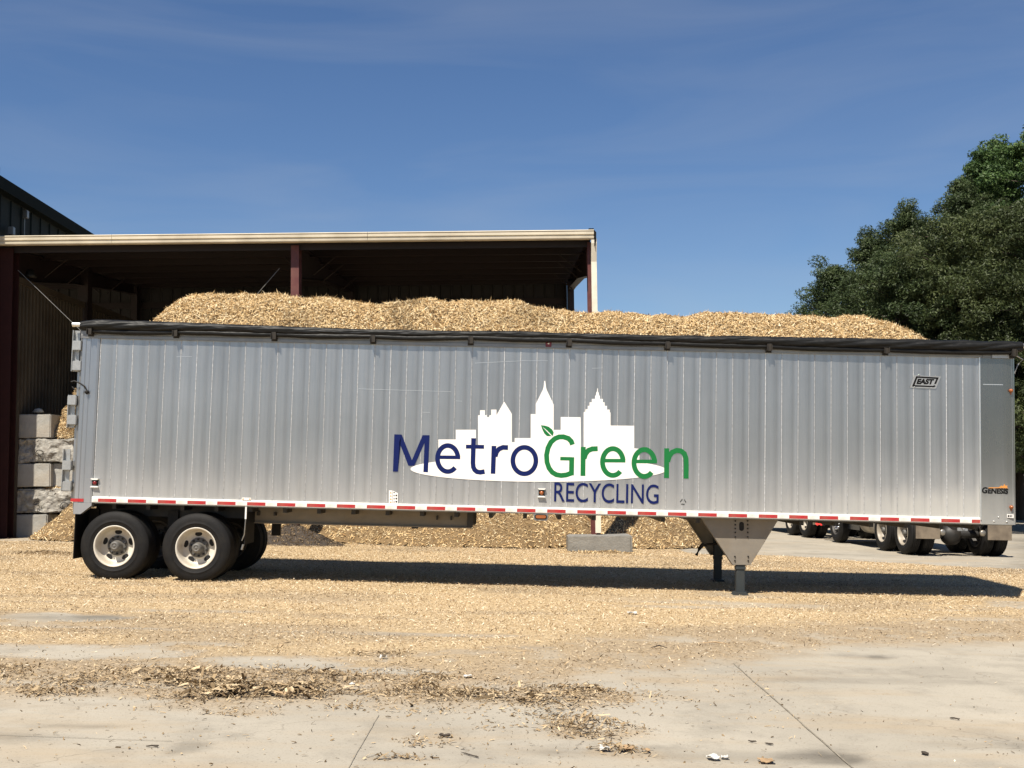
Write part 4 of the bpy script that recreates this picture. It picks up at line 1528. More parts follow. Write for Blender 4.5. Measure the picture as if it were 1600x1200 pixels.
def flat(name, pts, wd, m, parent=trailer, thick=0.0012):
    """flat print: a thin sheet from an outline traced in photo pixels, lying on the side"""
    uv = [L(*p) for p in pts]
    bm = bmesh.new()
    vs = [bm.verts.new((u, wd, z)) for u, z in uv]
    f = bm.faces.new(vs)
    bm.normal_update()
    if f.normal.y > 0:
        f.normal_flip()
    bmesh.ops.triangulate(bm, faces=[f], ngon_method='EAR_CLIP')
    ex = bmesh.ops.extrude_face_region(bm, geom=list(bm.faces))
    for v in ex['geom']:
        if isinstance(v, bmesh.types.BMVert):
            v.co.y -= thick
    bmesh.ops.recalc_face_normals(bm, faces=bm.faces)
    me = bpy.data.meshes.new(name)
    bm.to_mesh(me)
    bm.free()
    return link(name, me, m, parent)


def stroke(bm, pts, wpx, wd, closed=False, cap0=None, cap1=None):
    """a letter stroke of even width along a path traced in photo pixels"""
    P = [np.array(p, float) for p in pts]
    n_ = len(P)
    lf, rt = [], []
    for i in range(n_):
        if closed:
            t = P[(i + 1) % n_] - P[(i - 1) % n_]
        else:
            t = P[min(i + 1, n_ - 1)] - P[max(i - 1, 0)]
        t = t / (np.linalg.norm(t) + 1e-9)
        nn = np.array([-t[1], t[0]])
        if 0 < i < n_ - 1 and not closed:
            a = P[i] - P[i - 1]
            a = a / (np.linalg.norm(a) + 1e-9)
            k = 1 / max(0.5, abs(nn @ np.array([-a[1], a[0]])))
        else:
            k = 1
        ww = wpx[i] if isinstance(wpx, (list, tuple, np.ndarray)) else wpx
        lf.append(P[i] + nn * ww / 2 * k)
        rt.append(P[i] - nn * ww / 2 * k)
    if cap0 is not None:
        lf[0], rt[0] = np.array(cap0[0], float), np.array(cap0[1], float)
    if cap1 is not None:
        lf[-1], rt[-1] = np.array(cap1[0], float), np.array(cap1[1], float)
    A = [bm.verts.new((L(*p)[0], wd, L(*p)[1])) for p in lf]
    B = [bm.verts.new((L(*p)[0], wd, L(*p)[1])) for p in rt]
    for i in range(n_ if closed else n_ - 1):
        j = (i + 1) % n_
        bm.faces.new((A[i], A[j], B[j], B[i]))


def letter(strokes, m, name='letter', poly=None):
    bm = bmesh.new()
    for k, (pts, wpx, closed) in enumerate(strokes):
        stroke(bm, pts, wpx, -0.0056 - 0.0003 * k, closed)
    if poly:
        vs = [bm.verts.new((L(*p)[0], -0.0056, L(*p)[1])) for p in poly]
        f = bm.faces.new(vs)
        bmesh.ops.triangulate(bm, faces=[f], ngon_method='EAR_CLIP')
    bm.normal_update()
    for f in bm.faces:
        if f.normal.y > 0:
            f.normal_flip()
    ex = bmesh.ops.extrude_face_region(bm, geom=list(bm.faces))
    for v in ex['geom']:
        if isinstance(v, bmesh.types.BMVert):
            v.co.y -= 0.0006
    bmesh.ops.recalc_face_normals(bm, faces=bm.faces)
    me = bpy.data.meshes.new(name)
    bm.to_mesh(me)
    bm.free()
    return link(name, me, m, trailer)


zl = lambda x, y: (600 + x / 6.0, 580 + y / 6.0)
zr = lambda x, y: (840 + x / 5.454, 580 + y / 5.454)


def arc(cx, cy, rx, ry, a0, a1, n_=28):
    return [(cx + rx * cos(radians(a)), cy - ry * sin(radians(a))) for a in np.linspace(a0, a1, n_)]


def mp_(f, pts):
    return [f(*p) for p in pts]


SKY = [(685, 725), (685, 686.7), (712.2, 686.7), (712.2, 671.5), (743.7, 671.5), (743.7, 695), (747, 695), (747, 648.8), (750, 648.8), (750, 641), (757.8, 641), (757.8, 648.8), (761, 648.8),
       (761, 651.7), (764.5, 651.7), (764.5, 648.8), (767.5, 648.8), (767.5, 640), (775.8, 640), (775.8, 648.4), (777.5, 645.8), (787.8, 627.5), (799.7, 646.7), (799.7, 690.8), (804.2, 690.8),
       (804.2, 684.5), (829.2, 684.5), (829.2, 647), (837, 647), (837, 631.7), (848.3, 608.6), (849.3, 605), (850.4, 595.2), (852.0, 595.2), (853.2, 605), (854.0, 608.6), (865.1, 632.3), (865.1, 671.7),
       (876.1, 671.7), (876.1, 651.5), (907.3, 651.9), (907.8, 699), (911.9, 699), (912, 643.8), (914.8, 643.8), (914.8, 639.6), (918.3, 639.6), (918.3, 634.1), (921.2, 634.1), (921.2, 628.6), (924.7, 628.6),
       (924.7, 623.3), (929.8, 623.3), (929.8, 618.5), (931.1, 617.6), (931.7, 613), (933, 611.5), (933.1, 607), (934.1, 607), (934.4, 612), (935.5, 613.9), (935.9, 617.6), (937.4, 618.9), (937.4, 623.3),
       (941.9, 623.3), (941.9, 628.6), (944.7, 628.6), (944.7, 634.1), (948.5, 634.1), (948.5, 640), (952.6, 640), (952.6, 644.5), (953.9, 644.5), (953.9, 664.9), (990.9, 665.3), (990.9, 700.6), (999, 701.2),
       (999, 733), (850, 742), (700, 738)]
flat('skyline_print', SKY, -0.0036, M['decal_white'], thick=0.0006)
flat('ellipse_print', [(841 + 199.5 * cos(t), 733.5 + 0.004 * 199 * cos(t) + 19.3 * sin(t)) for t in np.linspace(0, 2 * pi, 96, endpoint=False)], -0.0046, M['decal_white'], thick=0.0006)
B_, G_ = M['decal_blue'], M['decal_green']
W6, W5 = 44 / 6.0, 42 / 5.454
letter([], B_, poly=mp_(zl, [(97, 592), (165, 594), (262, 835), (362, 600), (427, 600), (413, 948), (369, 946), (380, 672), (284, 888), (229, 886), (143, 664), (131, 942), (84, 942)]))
letter([(mp_(zl, arc(598, 819, 96, 122, 8, 316, 44)), W6, False), (mp_(zl, [(512, 806), (715, 808)]), 33 / 6.0, False)], B_)
letter([(mp_(zl, [(840, 628), (834, 860), (838, 900), (850, 925), (872, 943), (902, 948), (944, 941)]), W6, False), (mp_(zl, [(768, 707), (938, 709)]), 36 / 6.0, False)], B_)
letter([(mp_(zl, [(1031, 700), (1022, 962)]), W6, False), (mp_(zl, [(1042, 800), (1056, 755), (1080, 728), (1115, 714), (1163, 716)]), W6, False)], B_)
letter([(mp_(zl, arc(1316, 838, 108, 124, 0, 360, 56)[:-1]), W6, True)], B_)
letter([(mp_(zr, [(297, 626), (287, 598), (262, 573), (220, 559), (183, 560), (148, 574), (113, 605), (88, 655), (76, 715), (80, 775), (97, 825), (125, 862), (160, 882), (200, 889), (245, 884), (290, 868)]), W5, False),
        (mp_(zr, [(193, 745), (292, 747)]), 30 / 5.454, False), (mp_(zr, [(291, 733), (288, 888)]), W5, False)], G_)
letter([(mp_(zr, [(389, 645), (386, 893)]), W5, False), (mp_(zr, [(396, 745), (408, 705), (432, 675), (465, 662), (512, 660)]), W5, False)], G_)
letter([(mp_(zr, arc(641, 774, 88, 114, 8, 316, 44)), W5, False), (mp_(zr, [(560, 762), (748, 763)]), 31 / 5.454, False)], G_)
letter([(mp_(zr, arc(909, 782, 88, 114, 8, 316, 44)), W5, False), (mp_(zr, [(828, 769), (1017, 770)]), 31 / 5.454, False)], G_)
letter([(mp_(zr, [(1100, 657), (1098, 910)]), W5, False), (mp_(zr, [(1108, 770), (1122, 722), (1148, 690), (1185, 675), (1222, 680), (1250, 703), (1264, 742), (1266, 800), (1265, 915)]), W5, False)], G_)
flat('leaf_print', mp_(zr, [(28, 460), (62, 464), (95, 474), (122, 495), (137, 520), (132, 543), (126, 552), (104, 553), (80, 552), (58, 532), (42, 500)]), -0.0066, G_, thick=0.0005)
flat('leaf_vein', mp_(zr, [(38, 470), (80, 505), (122, 548), (135, 562), (128, 563), (112, 547), (76, 511)]), -0.0074, M['decal_white'], thick=0.0004)


def word(txt, px0, py0, px1, py1, m, bold=0.0, shear=0.0, wd=-0.0115, name='lettering', gap=1.0):
    """a word set in the built-in type, squeezed to the box it fills in the photo (cap height, baseline)"""
    cu = bpy.data.curves.new('lettering', 'FONT')
    cu.body = txt
    cu.size = 1.0
    cu.offset = bold
    cu.shear = shear
    cu.space_character = gap
    cu.extrude = 0.002
    t = bpy.data.objects.new('lettering', cu)
    COL.objects.link(t)
    dg = bpy.context.evaluated_depsgraph_get()
    me = bpy.data.meshes.new_from_object(t.evaluated_get(dg))
    bpy.data.objects.remove(t)
    bpy.data.curves.remove(cu)
    co = np.zeros(len(me.vertices) * 3)
    me.vertices.foreach_get('co', co)
    co = co.reshape(-1, 3)
    x0, x1, y0, y1 = co[:, 0].min(), co[:, 0].max(), co[:, 1].min(), co[:, 1].max()
    (ua, za), (ub, zb_) = L(px0, py1), L(px1, py0)
    u = ua + (co[:, 0] - x0) / (x1 - x0) * (ub - ua)
    z = za + (co[:, 1] - y0) / (y1 - y0) * (zb_ - za)
    if abs(shear) > 0:
        pass
    out = np.stack([u, wd - (co[:, 2] > 0) * 0.0012, z], 1)
    me.vertices.foreach_set('co', out.ravel())
    me.update()
    me.name = name
    me.materials.clear()
    return link(name, me, m, trailer)


word('RECYCLING', 865.6, 757.2, 1029.3, 783.8, B_, bold=0.004, wd=-0.0052)
# maker's plate with its arrow frame
flat('name_plate', [(1427.5, 586.5), (1470, 588.5), (1462, 607.5), (1421.5, 605.8)], -0.0075, M['galvanised'], thick=0.004)
pf = [[(1431, 587.8), (1466.2, 589.8), (1465.6, 592.3), (1430.2, 590.3)], [(1431, 588), (1433.9, 588.2), (1428.2, 603), (1425, 602.8)], [(1425.2, 601.6), (1459.0, 603.0), (1459.0, 605.2), (1425.0, 604.0)],
      [(1463.4, 590.2), (1466.2, 590.2), (1462.0, 600.2), (1459.2, 600.0)], [(1458.6, 601.2), (1461.6, 603.6), (1458.2, 605.6)]]
for q in pf:
    flat('plate_border', q, -0.0121, M['decal_black'])
word('EAST', 1431.3, 592.3, 1459.5, 600.4, M['decal_black'], bold=0.065, shear=0.28, wd=-0.0125)
for px, py in ((1436, 586.2), (1461.5, 587.3), (1429, 604.6), (1455, 605.6)):
    x_, z_ = L(px, py)
    mb = MB()
    mb.lathe([(0.008, -0.0115), (0.008, -0.014), (0.0, -0.0155)], 8, (x_, 0, z_), 'y')
    mb.build('rivet', M['chrome'], trailer)
word('G', 1533.8, 761.2, 1542.6, 770.8, M['decal_black'], bold=0.045, shear=0.1, wd=-0.0135)
word('ENESIS', 1542.8, 763.2, 1574.8, 771.2, M['decal_black'], bold=0.045, shear=0.12, wd=-0.0135)
flat('flame_print', [(1544, 761.6), (1560, 761.4), (1564, 758.5), (1566.5, 759.8), (1569, 756), (1570.5, 759.2), (1573.5, 758.3), (1573, 761.5), (1575, 763), (1570, 762.8), (1564, 762.6), (1544, 763.0)], -0.0135, M['decal_orange'])
flat('sticker', [(1573, 803.2), (1583.2, 803.8), (1583.2, 809.4), (1573, 808.8)], 0.0 - 0.006, M['decal_white'], thick=0.008)
for a, b in ((1574, 1576.2), (1577, 1578.6), (1579.6, 1581)):
    flat('sticker_print', [(a, 804.6), (b, 804.7), (b, 807.9), (a, 807.8)], -0.0146, M['decal_black'])
# warning labels
flat('warning_label', [(607.8, 766.2), (613.2, 766.3), (613.2, 786.6), (607.8, 786.5)], -0.0072, M['decal_white'])
flat('warning_label', [(613.8, 766.5), (621.8, 770.6), (621.8, 786.8), (613.8, 786.6)], -0.0072, M['decal_white'])
for j in range(4):
    y = 768.4 + 4.9 * j
    flat('label_print', [(610.6, y), (612.2, y + 2.6), (609.0, y + 2.6)], -0.0086, M['decal_orange'])
    flat('label_print', [(614.8, y + 0.6), (617.4, y + 0.7), (617.4, y + 1.9), (614.8, y + 1.8)], -0.0086, M['decal_black'])
    if j:
        c_ = (619.4, y + 0.8)
        flat('label_print', [(c_[0] + 1.3 * cos(t), c_[1] + 1.5 * sin(t)) for t in np.linspace(0, 2 * pi, 10, endpoint=False)], -0.0086, M['decal_black'])
flat('warning_label', [(378.5, 777.3), (392.8, 777.6), (392.8, 781.5), (378.5, 781.2)], -0.0245, M['decal_white'])
for px in (380.5, 391):
    flat('label_print', [(px, 778), (px + 1.4, 780.6), (px - 1.4, 780.5)], -0.0262, M['decal_orange'])
# small recycling mark
for a in range(3):
    t0 = radians(90 + 120 * a)
    c_ = (1067.2, 784.2)
    p1 = (c_[0] + 4.6 * cos(t0 + 0.28), c_[1] - 4.4 * sin(t0 + 0.28))
    p2 = (c_[0] + 4.6 * cos(t0 + 2 * pi / 3 - 0.5), c_[1] - 4.4 * sin(t0 + 2 * pi / 3 - 0.5))
    bm = None
    letter([([p1, p2], 1.0, False)], M['green_wall'], 'recycling_mark')
# pale rub marks on the planks
for (x0, y0, x1, y1) in ((742, 567.4, 815, 563.8), (815, 563.8, 856, 563.6), (560, 607.5, 705, 612), (712, 626.4, 722, 626.8), (276, 557.5, 300, 557.3), (660, 644, 672, 644.4), (925, 575.5, 942, 574.8)):
    flat('rub_mark', [(x0, y0 - 0.35), (x1, y1 - 0.25), (x1, y1 + 0.25), (x0, y0 + 0.35)], -0.0036, M['alu_bright'], thick=0.0004)

# --- underside: cross members, box beams, suspension
zb = RAILZ
cm = None
for k in range(26):
    if cm is None:
        mb = MB()
        mb.box(-0.03, 0.03, 0.22, TW - 0.03, RAILZ - 0.10, RAILZ - 0.022)
        cm = mb.build('cross_member', M['truck_frame'], trailer)
        q = cm
    else:
        q = again(cm, trailer)
    q.location = (0.35 + k * 0.53, 0, 0)
bw = 0.62
ba, bz1 = L(388, 800, bw)[0], RAILZ - 0.105
ba0 = L(150, 800, bw)[0]
bb, bz0 = L(737, 818, bw)[0], L(600, 820.5, bw)[1]
for wv in (bw, TW - bw - 0.14):
    mb = MB()
    mb.box(ba, bb, wv, wv + 0.012, bz0, RAILZ - 0.0)
    mb.box(ba, bb, wv - 0.05, wv + 0.10, bz0 - 0.018, bz0 - 0.001)
    mb.build('frame_beam', M['beam'], trailer)
    mb = MB()
    mb.box(ba0, ba - 0.01, wv, wv + 0.012, bz0 + 0.05, RAILZ - 0.0)
    mb.build('shaded_axle_frame', M['truck_frame'], trailer)  # beam carried on in near-black to paint the shade behind the wheels
    mb = MB()
    mb.box(bb - 0.07, bb + 0.02, wv - 0.045, wv - 0.004, bz0 + 0.002, RAILZ - 0.03)
    mb.build('beam_end', M['truck_frame'], trailer)
for px in (406, 432, 684, 706):                    # stub brackets casting down the beam
    x_ = L(px, 800, bw)[0]
    mb = MB()
    mb.box(x_ - 0.01, x_ + 0.01, bw - 0.16, bw - 0.003, RAILZ - 0.16, RAILZ - 0.1)
    mb.build('beam_gusset', M['truck_frame'], trailer)
x_, z_ = L(432.5, 826, 1.6)
mb = MB()
mb.box(x_ - 0.085, x_ + 0.06, 1.6, 1.66, L(432, 837, 1.6)[1], RAILZ - 0.1)
mb.build('hanger', M['black_steel'], trailer)
x_, z_ = L(648, 822.5, bw)
mb = MB()
mb.box(x_ - 0.05, x_ + 0.05, bw, bw + 0.06, z_ - 0.035, bz0 - 0.02)
mb.build('hanger', M['black_steel'], trailer)

# --- wheels
AX = [L(177.5, 853.5)[0], L(305.5, 857.6)[0]]
RT = 0.533
AZ = RT - 0.006


def make_wheel(rimm='rim_white'):
    """one wheel: tyre, rim, hub; its outer face looks along -y, origin at its centre, y = 0 at the outer sidewall"""
    mb = MB()
    pr = [(0.288, 0.030), (0.300, 0.008), (0.322, 0.004), (0.345, -0.004), (0.372, -0.010), (0.376, -0.013), (0.380, -0.010), (0.42, -0.012), (0.468, -0.004), (0.488, 0.006), (0.508, 0.018), (0.519, 0.030), (0.527, 0.040)]
    for g in (0.072, 0.112, 0.152, 0.192):
        pr += [(0.530, g - 0.008), (0.520, g - 0.004), (0.520, g + 0.004), (0.530, g + 0.008)]
    pr += [(0.527, 0.228), (0.508, 0.25), (0.468, 0.272), (0.40, 0.278), (0.32, 0.262), (0.288, 0.24)]
    mb.lathe(pr, 64)
    ty = mb.build('tyre', M['rubber'])
    mb = MB()
    mb.lathe([(0.292, 0.024), (0.312, 0.006), (0.316, 0.000), (0.310, -0.004), (0.298, -0.002), (0.289, 0.012), (0.282, 0.03), (0.276, 0.06), (0.268, 0.10), (0.262, 0.14), (0.250, 0.160), (0.228, 0.170), (0.19, 0.173),
              (0.165, 0.176), (0.150, 0.170), (0.10, 0.168), (0.0, 0.168)], 64)
    rim = mb.build('rim', M[rimm], ty)
    holes = MB()
    for a in (90, 162, 234, 306, 18):
        a = radians(a)
        c = (0.208 * cos(a), 0.208 * sin(a))
        e = [(c[0] + 0.056 * cos(t) * -sin(a) + 0.035 * sin(t) * cos(a), c[1] + 0.056 * cos(t) * cos(a) + 0.035 * sin(t) * sin(a)) for t in np.linspace(0, 2 * pi, 18, endpoint=False)]
        holes.prism(e, 'y', 0.1665, 0.19)
    holes.build('hand_holes', M['dark_void'], ty)
    mb = MB()
    mb.lathe([(0.155, 0.167), (0.155, 0.156), (0.145, 0.152), (0.100, 0.150), (0.086, 0.142), (0.076, 0.08), (0.072, 0.03), (0.064, 0.020), (0.056, 0.010), (0.036, 0.006), (0.034, 0.010), (0.020, 0.010), (0.018, 0.006), (0, 0.006)], 40)
    mb.build('hub', M['hub_grey'], ty)
    nuts = MB()
    for k in range(10):
        a = 2 * pi * (k + 0.5) / 10
        nuts.lathe([(0.018, 0.153), (0.018, 0.134), (0.012, 0.128), (0.010, 0.112), (0, 0.111)], 6, (0.128 * cos(a), 0, 0.128 * sin(a)), 'y', False)
    nuts.build('lug_nuts', M['truck_frame'], ty)
    return ty


WHEELS = {}


def put_wheel(parent, x, y, z, flip, spin, rimm='rim_white'):
    if rimm not in WHEELS:
        o = WHEELS[rimm] = make_wheel(rimm)
        o.name = 'wheel'
        o.parent = parent
    else:
        o = copy_tree(WHEELS[rimm], parent)
    o.location = (x, y, z)
    o.rotation_euler = (0, spin, pi if flip else 0)
    return o


for i, ax in enumerate(AX):
    sp_ = (0.0, radians(-4))[i]
    put_wheel(trailer, ax, 0.015, AZ, False, sp_)
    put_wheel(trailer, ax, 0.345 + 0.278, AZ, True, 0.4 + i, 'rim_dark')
    put_wheel(trailer, ax, TW - 0.015, AZ, True, 1.1 + i)
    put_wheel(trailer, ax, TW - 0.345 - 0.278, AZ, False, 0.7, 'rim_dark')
    mb = MB()
    mb.tube([(ax, 0.3, AZ), (ax, TW - 0.3, AZ)], 0.065, 12)
    for y in (0.62, TW - 0.62):
        mb.box(ax - 0.55, ax + 0.12, y - 0.05, y + 0.05, AZ - 0.08, AZ + 0.09)
        mb.box(ax - 0.62, ax - 0.46, y - 0.06, y + 0.06, AZ - 0.1, RAILZ - 0.12)
    mb.lathe([(0.0, -0.05), (0.13, -0.05), (0.15, 0.05), (0.13, 0.15), (0.15, 0.22), (0.12, 0.30), (0, 0.30)], 16, (ax + 0.15, 0.72, AZ + 0.08), 'z')
    mb.build('axle', M['black_steel'], trailer)
# flaps fore and aft of the wheels
mb = MB()
xa = L(115, 840)[0]
mb.box(xa - 0.008, xa + 0.004, 0.03, 0.64, L(115, 873.5)[1], RAILZ - 0.10)
mb.build('mud_flap', M['rubber'], trailer)
xa, za = L(384, 808)
mb = MB()
mb.box(xa - 0.012, xa + 0.012, -0.012, 0.006, L(384, 811)[1], RAILZ - 0.003)
mb.build('flap_hanger', M['white_paint'], trailer)
mb = MB()
mb.box(xa - 0.02, xa - 0.008, 0.03, 0.62, L(384, 851)[1], RAILZ - 0.10)
mb.build('mud_flap', M['rubber'], trailer)
mb = MB()
mb.tube([(xa, 0.0, L(384, 811)[1]), (xa - 0.01, 0.0, L(383, 835)[1]), (xa - 0.05, 0.02, L(380, 845)[1])], 0.010, 6)
x2, z2 = L(379.5, 856)
mb.tube([(x2, 0.02, z2 + 0.05), (x2 - 0.02, 0.02, z2 - 0.03)], 0.02, 6)
mb.build('air_line', M['grey_steel'], trailer)

# --- landing gear
for side in (0, 1):
    wv = 0.17 if side == 0 else TW - 0.17
    dw = 0.0 if side == 0 else 0.0
    g = [(1095, 809), (1217, 811), (1172.5, 882.5), (1145, 882.5)]
    uz = [L(*p, 0.17) for p in g]
    uz[0] = (uz[0][0], RAILZ - 0.004)
    uz[1] = (uz[1][0], RAILZ - 0.004)
    mb = MB()
    mb.prism(uz, 'y', wv, wv + 0.012)
    # folded edges
    for (a, b) in ((uz[0], uz[3]), (uz[1], uz[2]), (uz[3], uz[2])):
        d_ = Vector((b[0] - a[0], 0, b[1] - a[1])).normalized()
        s_ = 1 if side == 0 else -1
        y0, y1 = (wv + 0.012, wv + 0.10) if side == 0 else (wv - 0.09, wv)
        pn = Vector((-d_.z, 0, d_.x)) * 0.005
        mb.add([(a[0] - pn.x, y, a[1] - pn.z) for y in (y0, y1)] + [(b[0] - pn.x, y, b[1] - pn.z) for y in (y0, y1)] +
               [(a[0] + pn.x, y, a[1] + pn.z) for y in (y0, y1)] + [(b[0] + pn.x, y, b[1] + pn.z) for y in (y0, y1)],
               [(0, 1, 3, 2), (4, 6, 7, 5), (0, 2, 6, 4), (1, 5, 7, 3), (0, 4, 5, 1), (2, 3, 7, 6)])
    mb.build('gusset_plate', M['beam'], trailer)
    lx = L(1157, 900, 0.2)[0]
    ltop, lbot = L(1158, 882, 0.2)[1], 0.0
    yc = wv + 0.07 if side == 0 else wv - 0.06
    mb = MB()
    mb.box(lx - 0.075, lx + 0.075, yc - 0.06, yc + 0.06, ltop - 0.03, RAILZ - 0.12, 0.01)
    mb.build('leg_housing', M['leg_grey'], trailer)
    mb = MB()
    mb.box(lx - 0.066, lx + 0.066, yc - 0.05, yc + 0.05, 0.03, ltop - 0.03, 0.008)
    mb.box(lx - 0.078, lx + 0.078, yc - 0.062, yc + 0.062, ltop - 0.075, ltop - 0.03, 0.004)
    lg = mb.build('landing_leg', M['leg_grey'], trailer)
    mb = MB()
    mb.prism([(lx - 0.13, 0.0), (lx + 0.13, 0.0), (lx + 0.085, 0.055), (lx - 0.085, 0.055)], 'y', yc - 0.12, yc + 0.12)
    mb.build('foot', M['leg_grey'], lg)
    if side == 0:
        for px in (1148.8, 1168.2):
            for py in (814, 820, 826, 832, 839, 869.5, 876):
                x_, z_ = L(px if py < 850 else (1148.2 if px < 1160 else 1169), py, 0.17)
                mb = MB()
                mb.lathe([(0.013, wv - 0.0005), (0.013, wv - 0.012), (0.006, wv - 0.02), (0, wv - 0.02)], 6, (x_, 0, z_), 'y', False)
                mb.build('bolt', M['black_steel'], trailer)
        x_, z_ = L(1158.7, 822.5, 0.17)
        mb = MB()
        mb.prism([(x_ + 0.037 * cos(t), z_ + (0.032 if sin(t) > 0 else -0.032) + 0.037 * sin(t)) for t in np.linspace(0, 2 * pi, 20, endpoint=False)], 'y', wv - 0.003, wv + 0.006)
        mb.build('slot', M['dark_void'], trailer)
mb = MB()
a, b, c = L(1097, 852, 1.3), L(1093, 857, 1.3), L(1088, 868, 1.3)
mb.tube([(lx - 0.1, 1.3, a[1] + 0.05), (a[0], 1.3, a[1])], 0.018, 7)
mb.tube([(a[0] + 0.02, 1.3, a[1] + 0.03), (b[0], 1.3, b[1]), (c[0], 1.3, c[1])], 0.03, 7)
mb.tube([(lx, 0.2, ltop + 0.2), (lx, TW - 0.2, ltop + 0.2)], 0.025, 8)
mb.build('crank_handle', M['black_steel'], trailer)

# --- the load: shredded wood heaped above the rim
TOPK = [(252, 503), (266, 487), (285, 468), (305, 461), (330, 458), (365, 459), (400, 456.5), (450, 458), (475, 463), (520, 461.5), (560, 471), (600, 474), (630, 469), (672, 464.5), (700, 471), (735, 468), (770, 469),
        (812, 467.5), (832, 477), (880, 483), (920, 488), (960, 486.5), (1000, 490), (1060, 490.5), (1100, 487), (1150, 486), (1200, 488.5), (1245, 490), (1270, 494), (1300, 497), (1318, 490), (1340, 489), (1365, 497),
        (1396, 508), (1414, 518), (1430, 529)]
hk = [L(a, b, 1.25) for a, b in TOPK]
hu, hz = np.array([a for a, b in hk]), np.array([b for a, b in hk])
rimz = RAILZ + 2.60


def heap_z(u, wv):
    top = np.interp(u, hu, hz) - rimz
    top = np.where(u < hu[0], -0.3 - (hu[0] - u) * 1.2, np.where(u > hu[-1], top - (u - hu[-1]) * 0.55, top))
    s = np.clip((wv - 0.08) / 1.17, 0, 2.1)
    prof = np.where(s < 1, np.sin(np.clip(s, 0, 1) * pi / 2) ** 0.9, np.cos(np.clip(s - 1, 0, 1.05) * pi / 2 * 0.9) ** 0.8)
    lump = 0.15 * fbm(u * 1.6, wv * 1.6 + 3, 4, 91) + 0.11 * fbm(u * 4.5, wv * 4.5, 4, 92)
    near = 0.02 + 0.10 * sstep(0, 0.4, s)
    rough = 0.075 * fbm(u * 11, wv * 11, 4, 93) + 0.05 * np.abs(fbm(u * 5, wv * 5 + 9, 3, 94))
    return rimz - 0.11 + (top + 0.04) * prof + lump * near * 8 * 0.6 + rough * sstep(0.0, 0.3, s)


o = heap_stuff('wood_chip_load', np.arange(hu[0] - 0.5, hu[-1] + 0.6, 0.04), np.arange(0.06, TW - 0.05, 0.04), heap_z, 210000, (0.03, 0.095), (0.006, 0.019), M['chips_fresh'], M['chips_base'],
               lambda u, wv: heap_z(u, wv) > rimz - 0.35, 0.8, TM, None, 0.04)
tag(o, 'heaped load of pale shredded wood rising above the open top of the silver trailer', 'wood chips', kind='stuff')

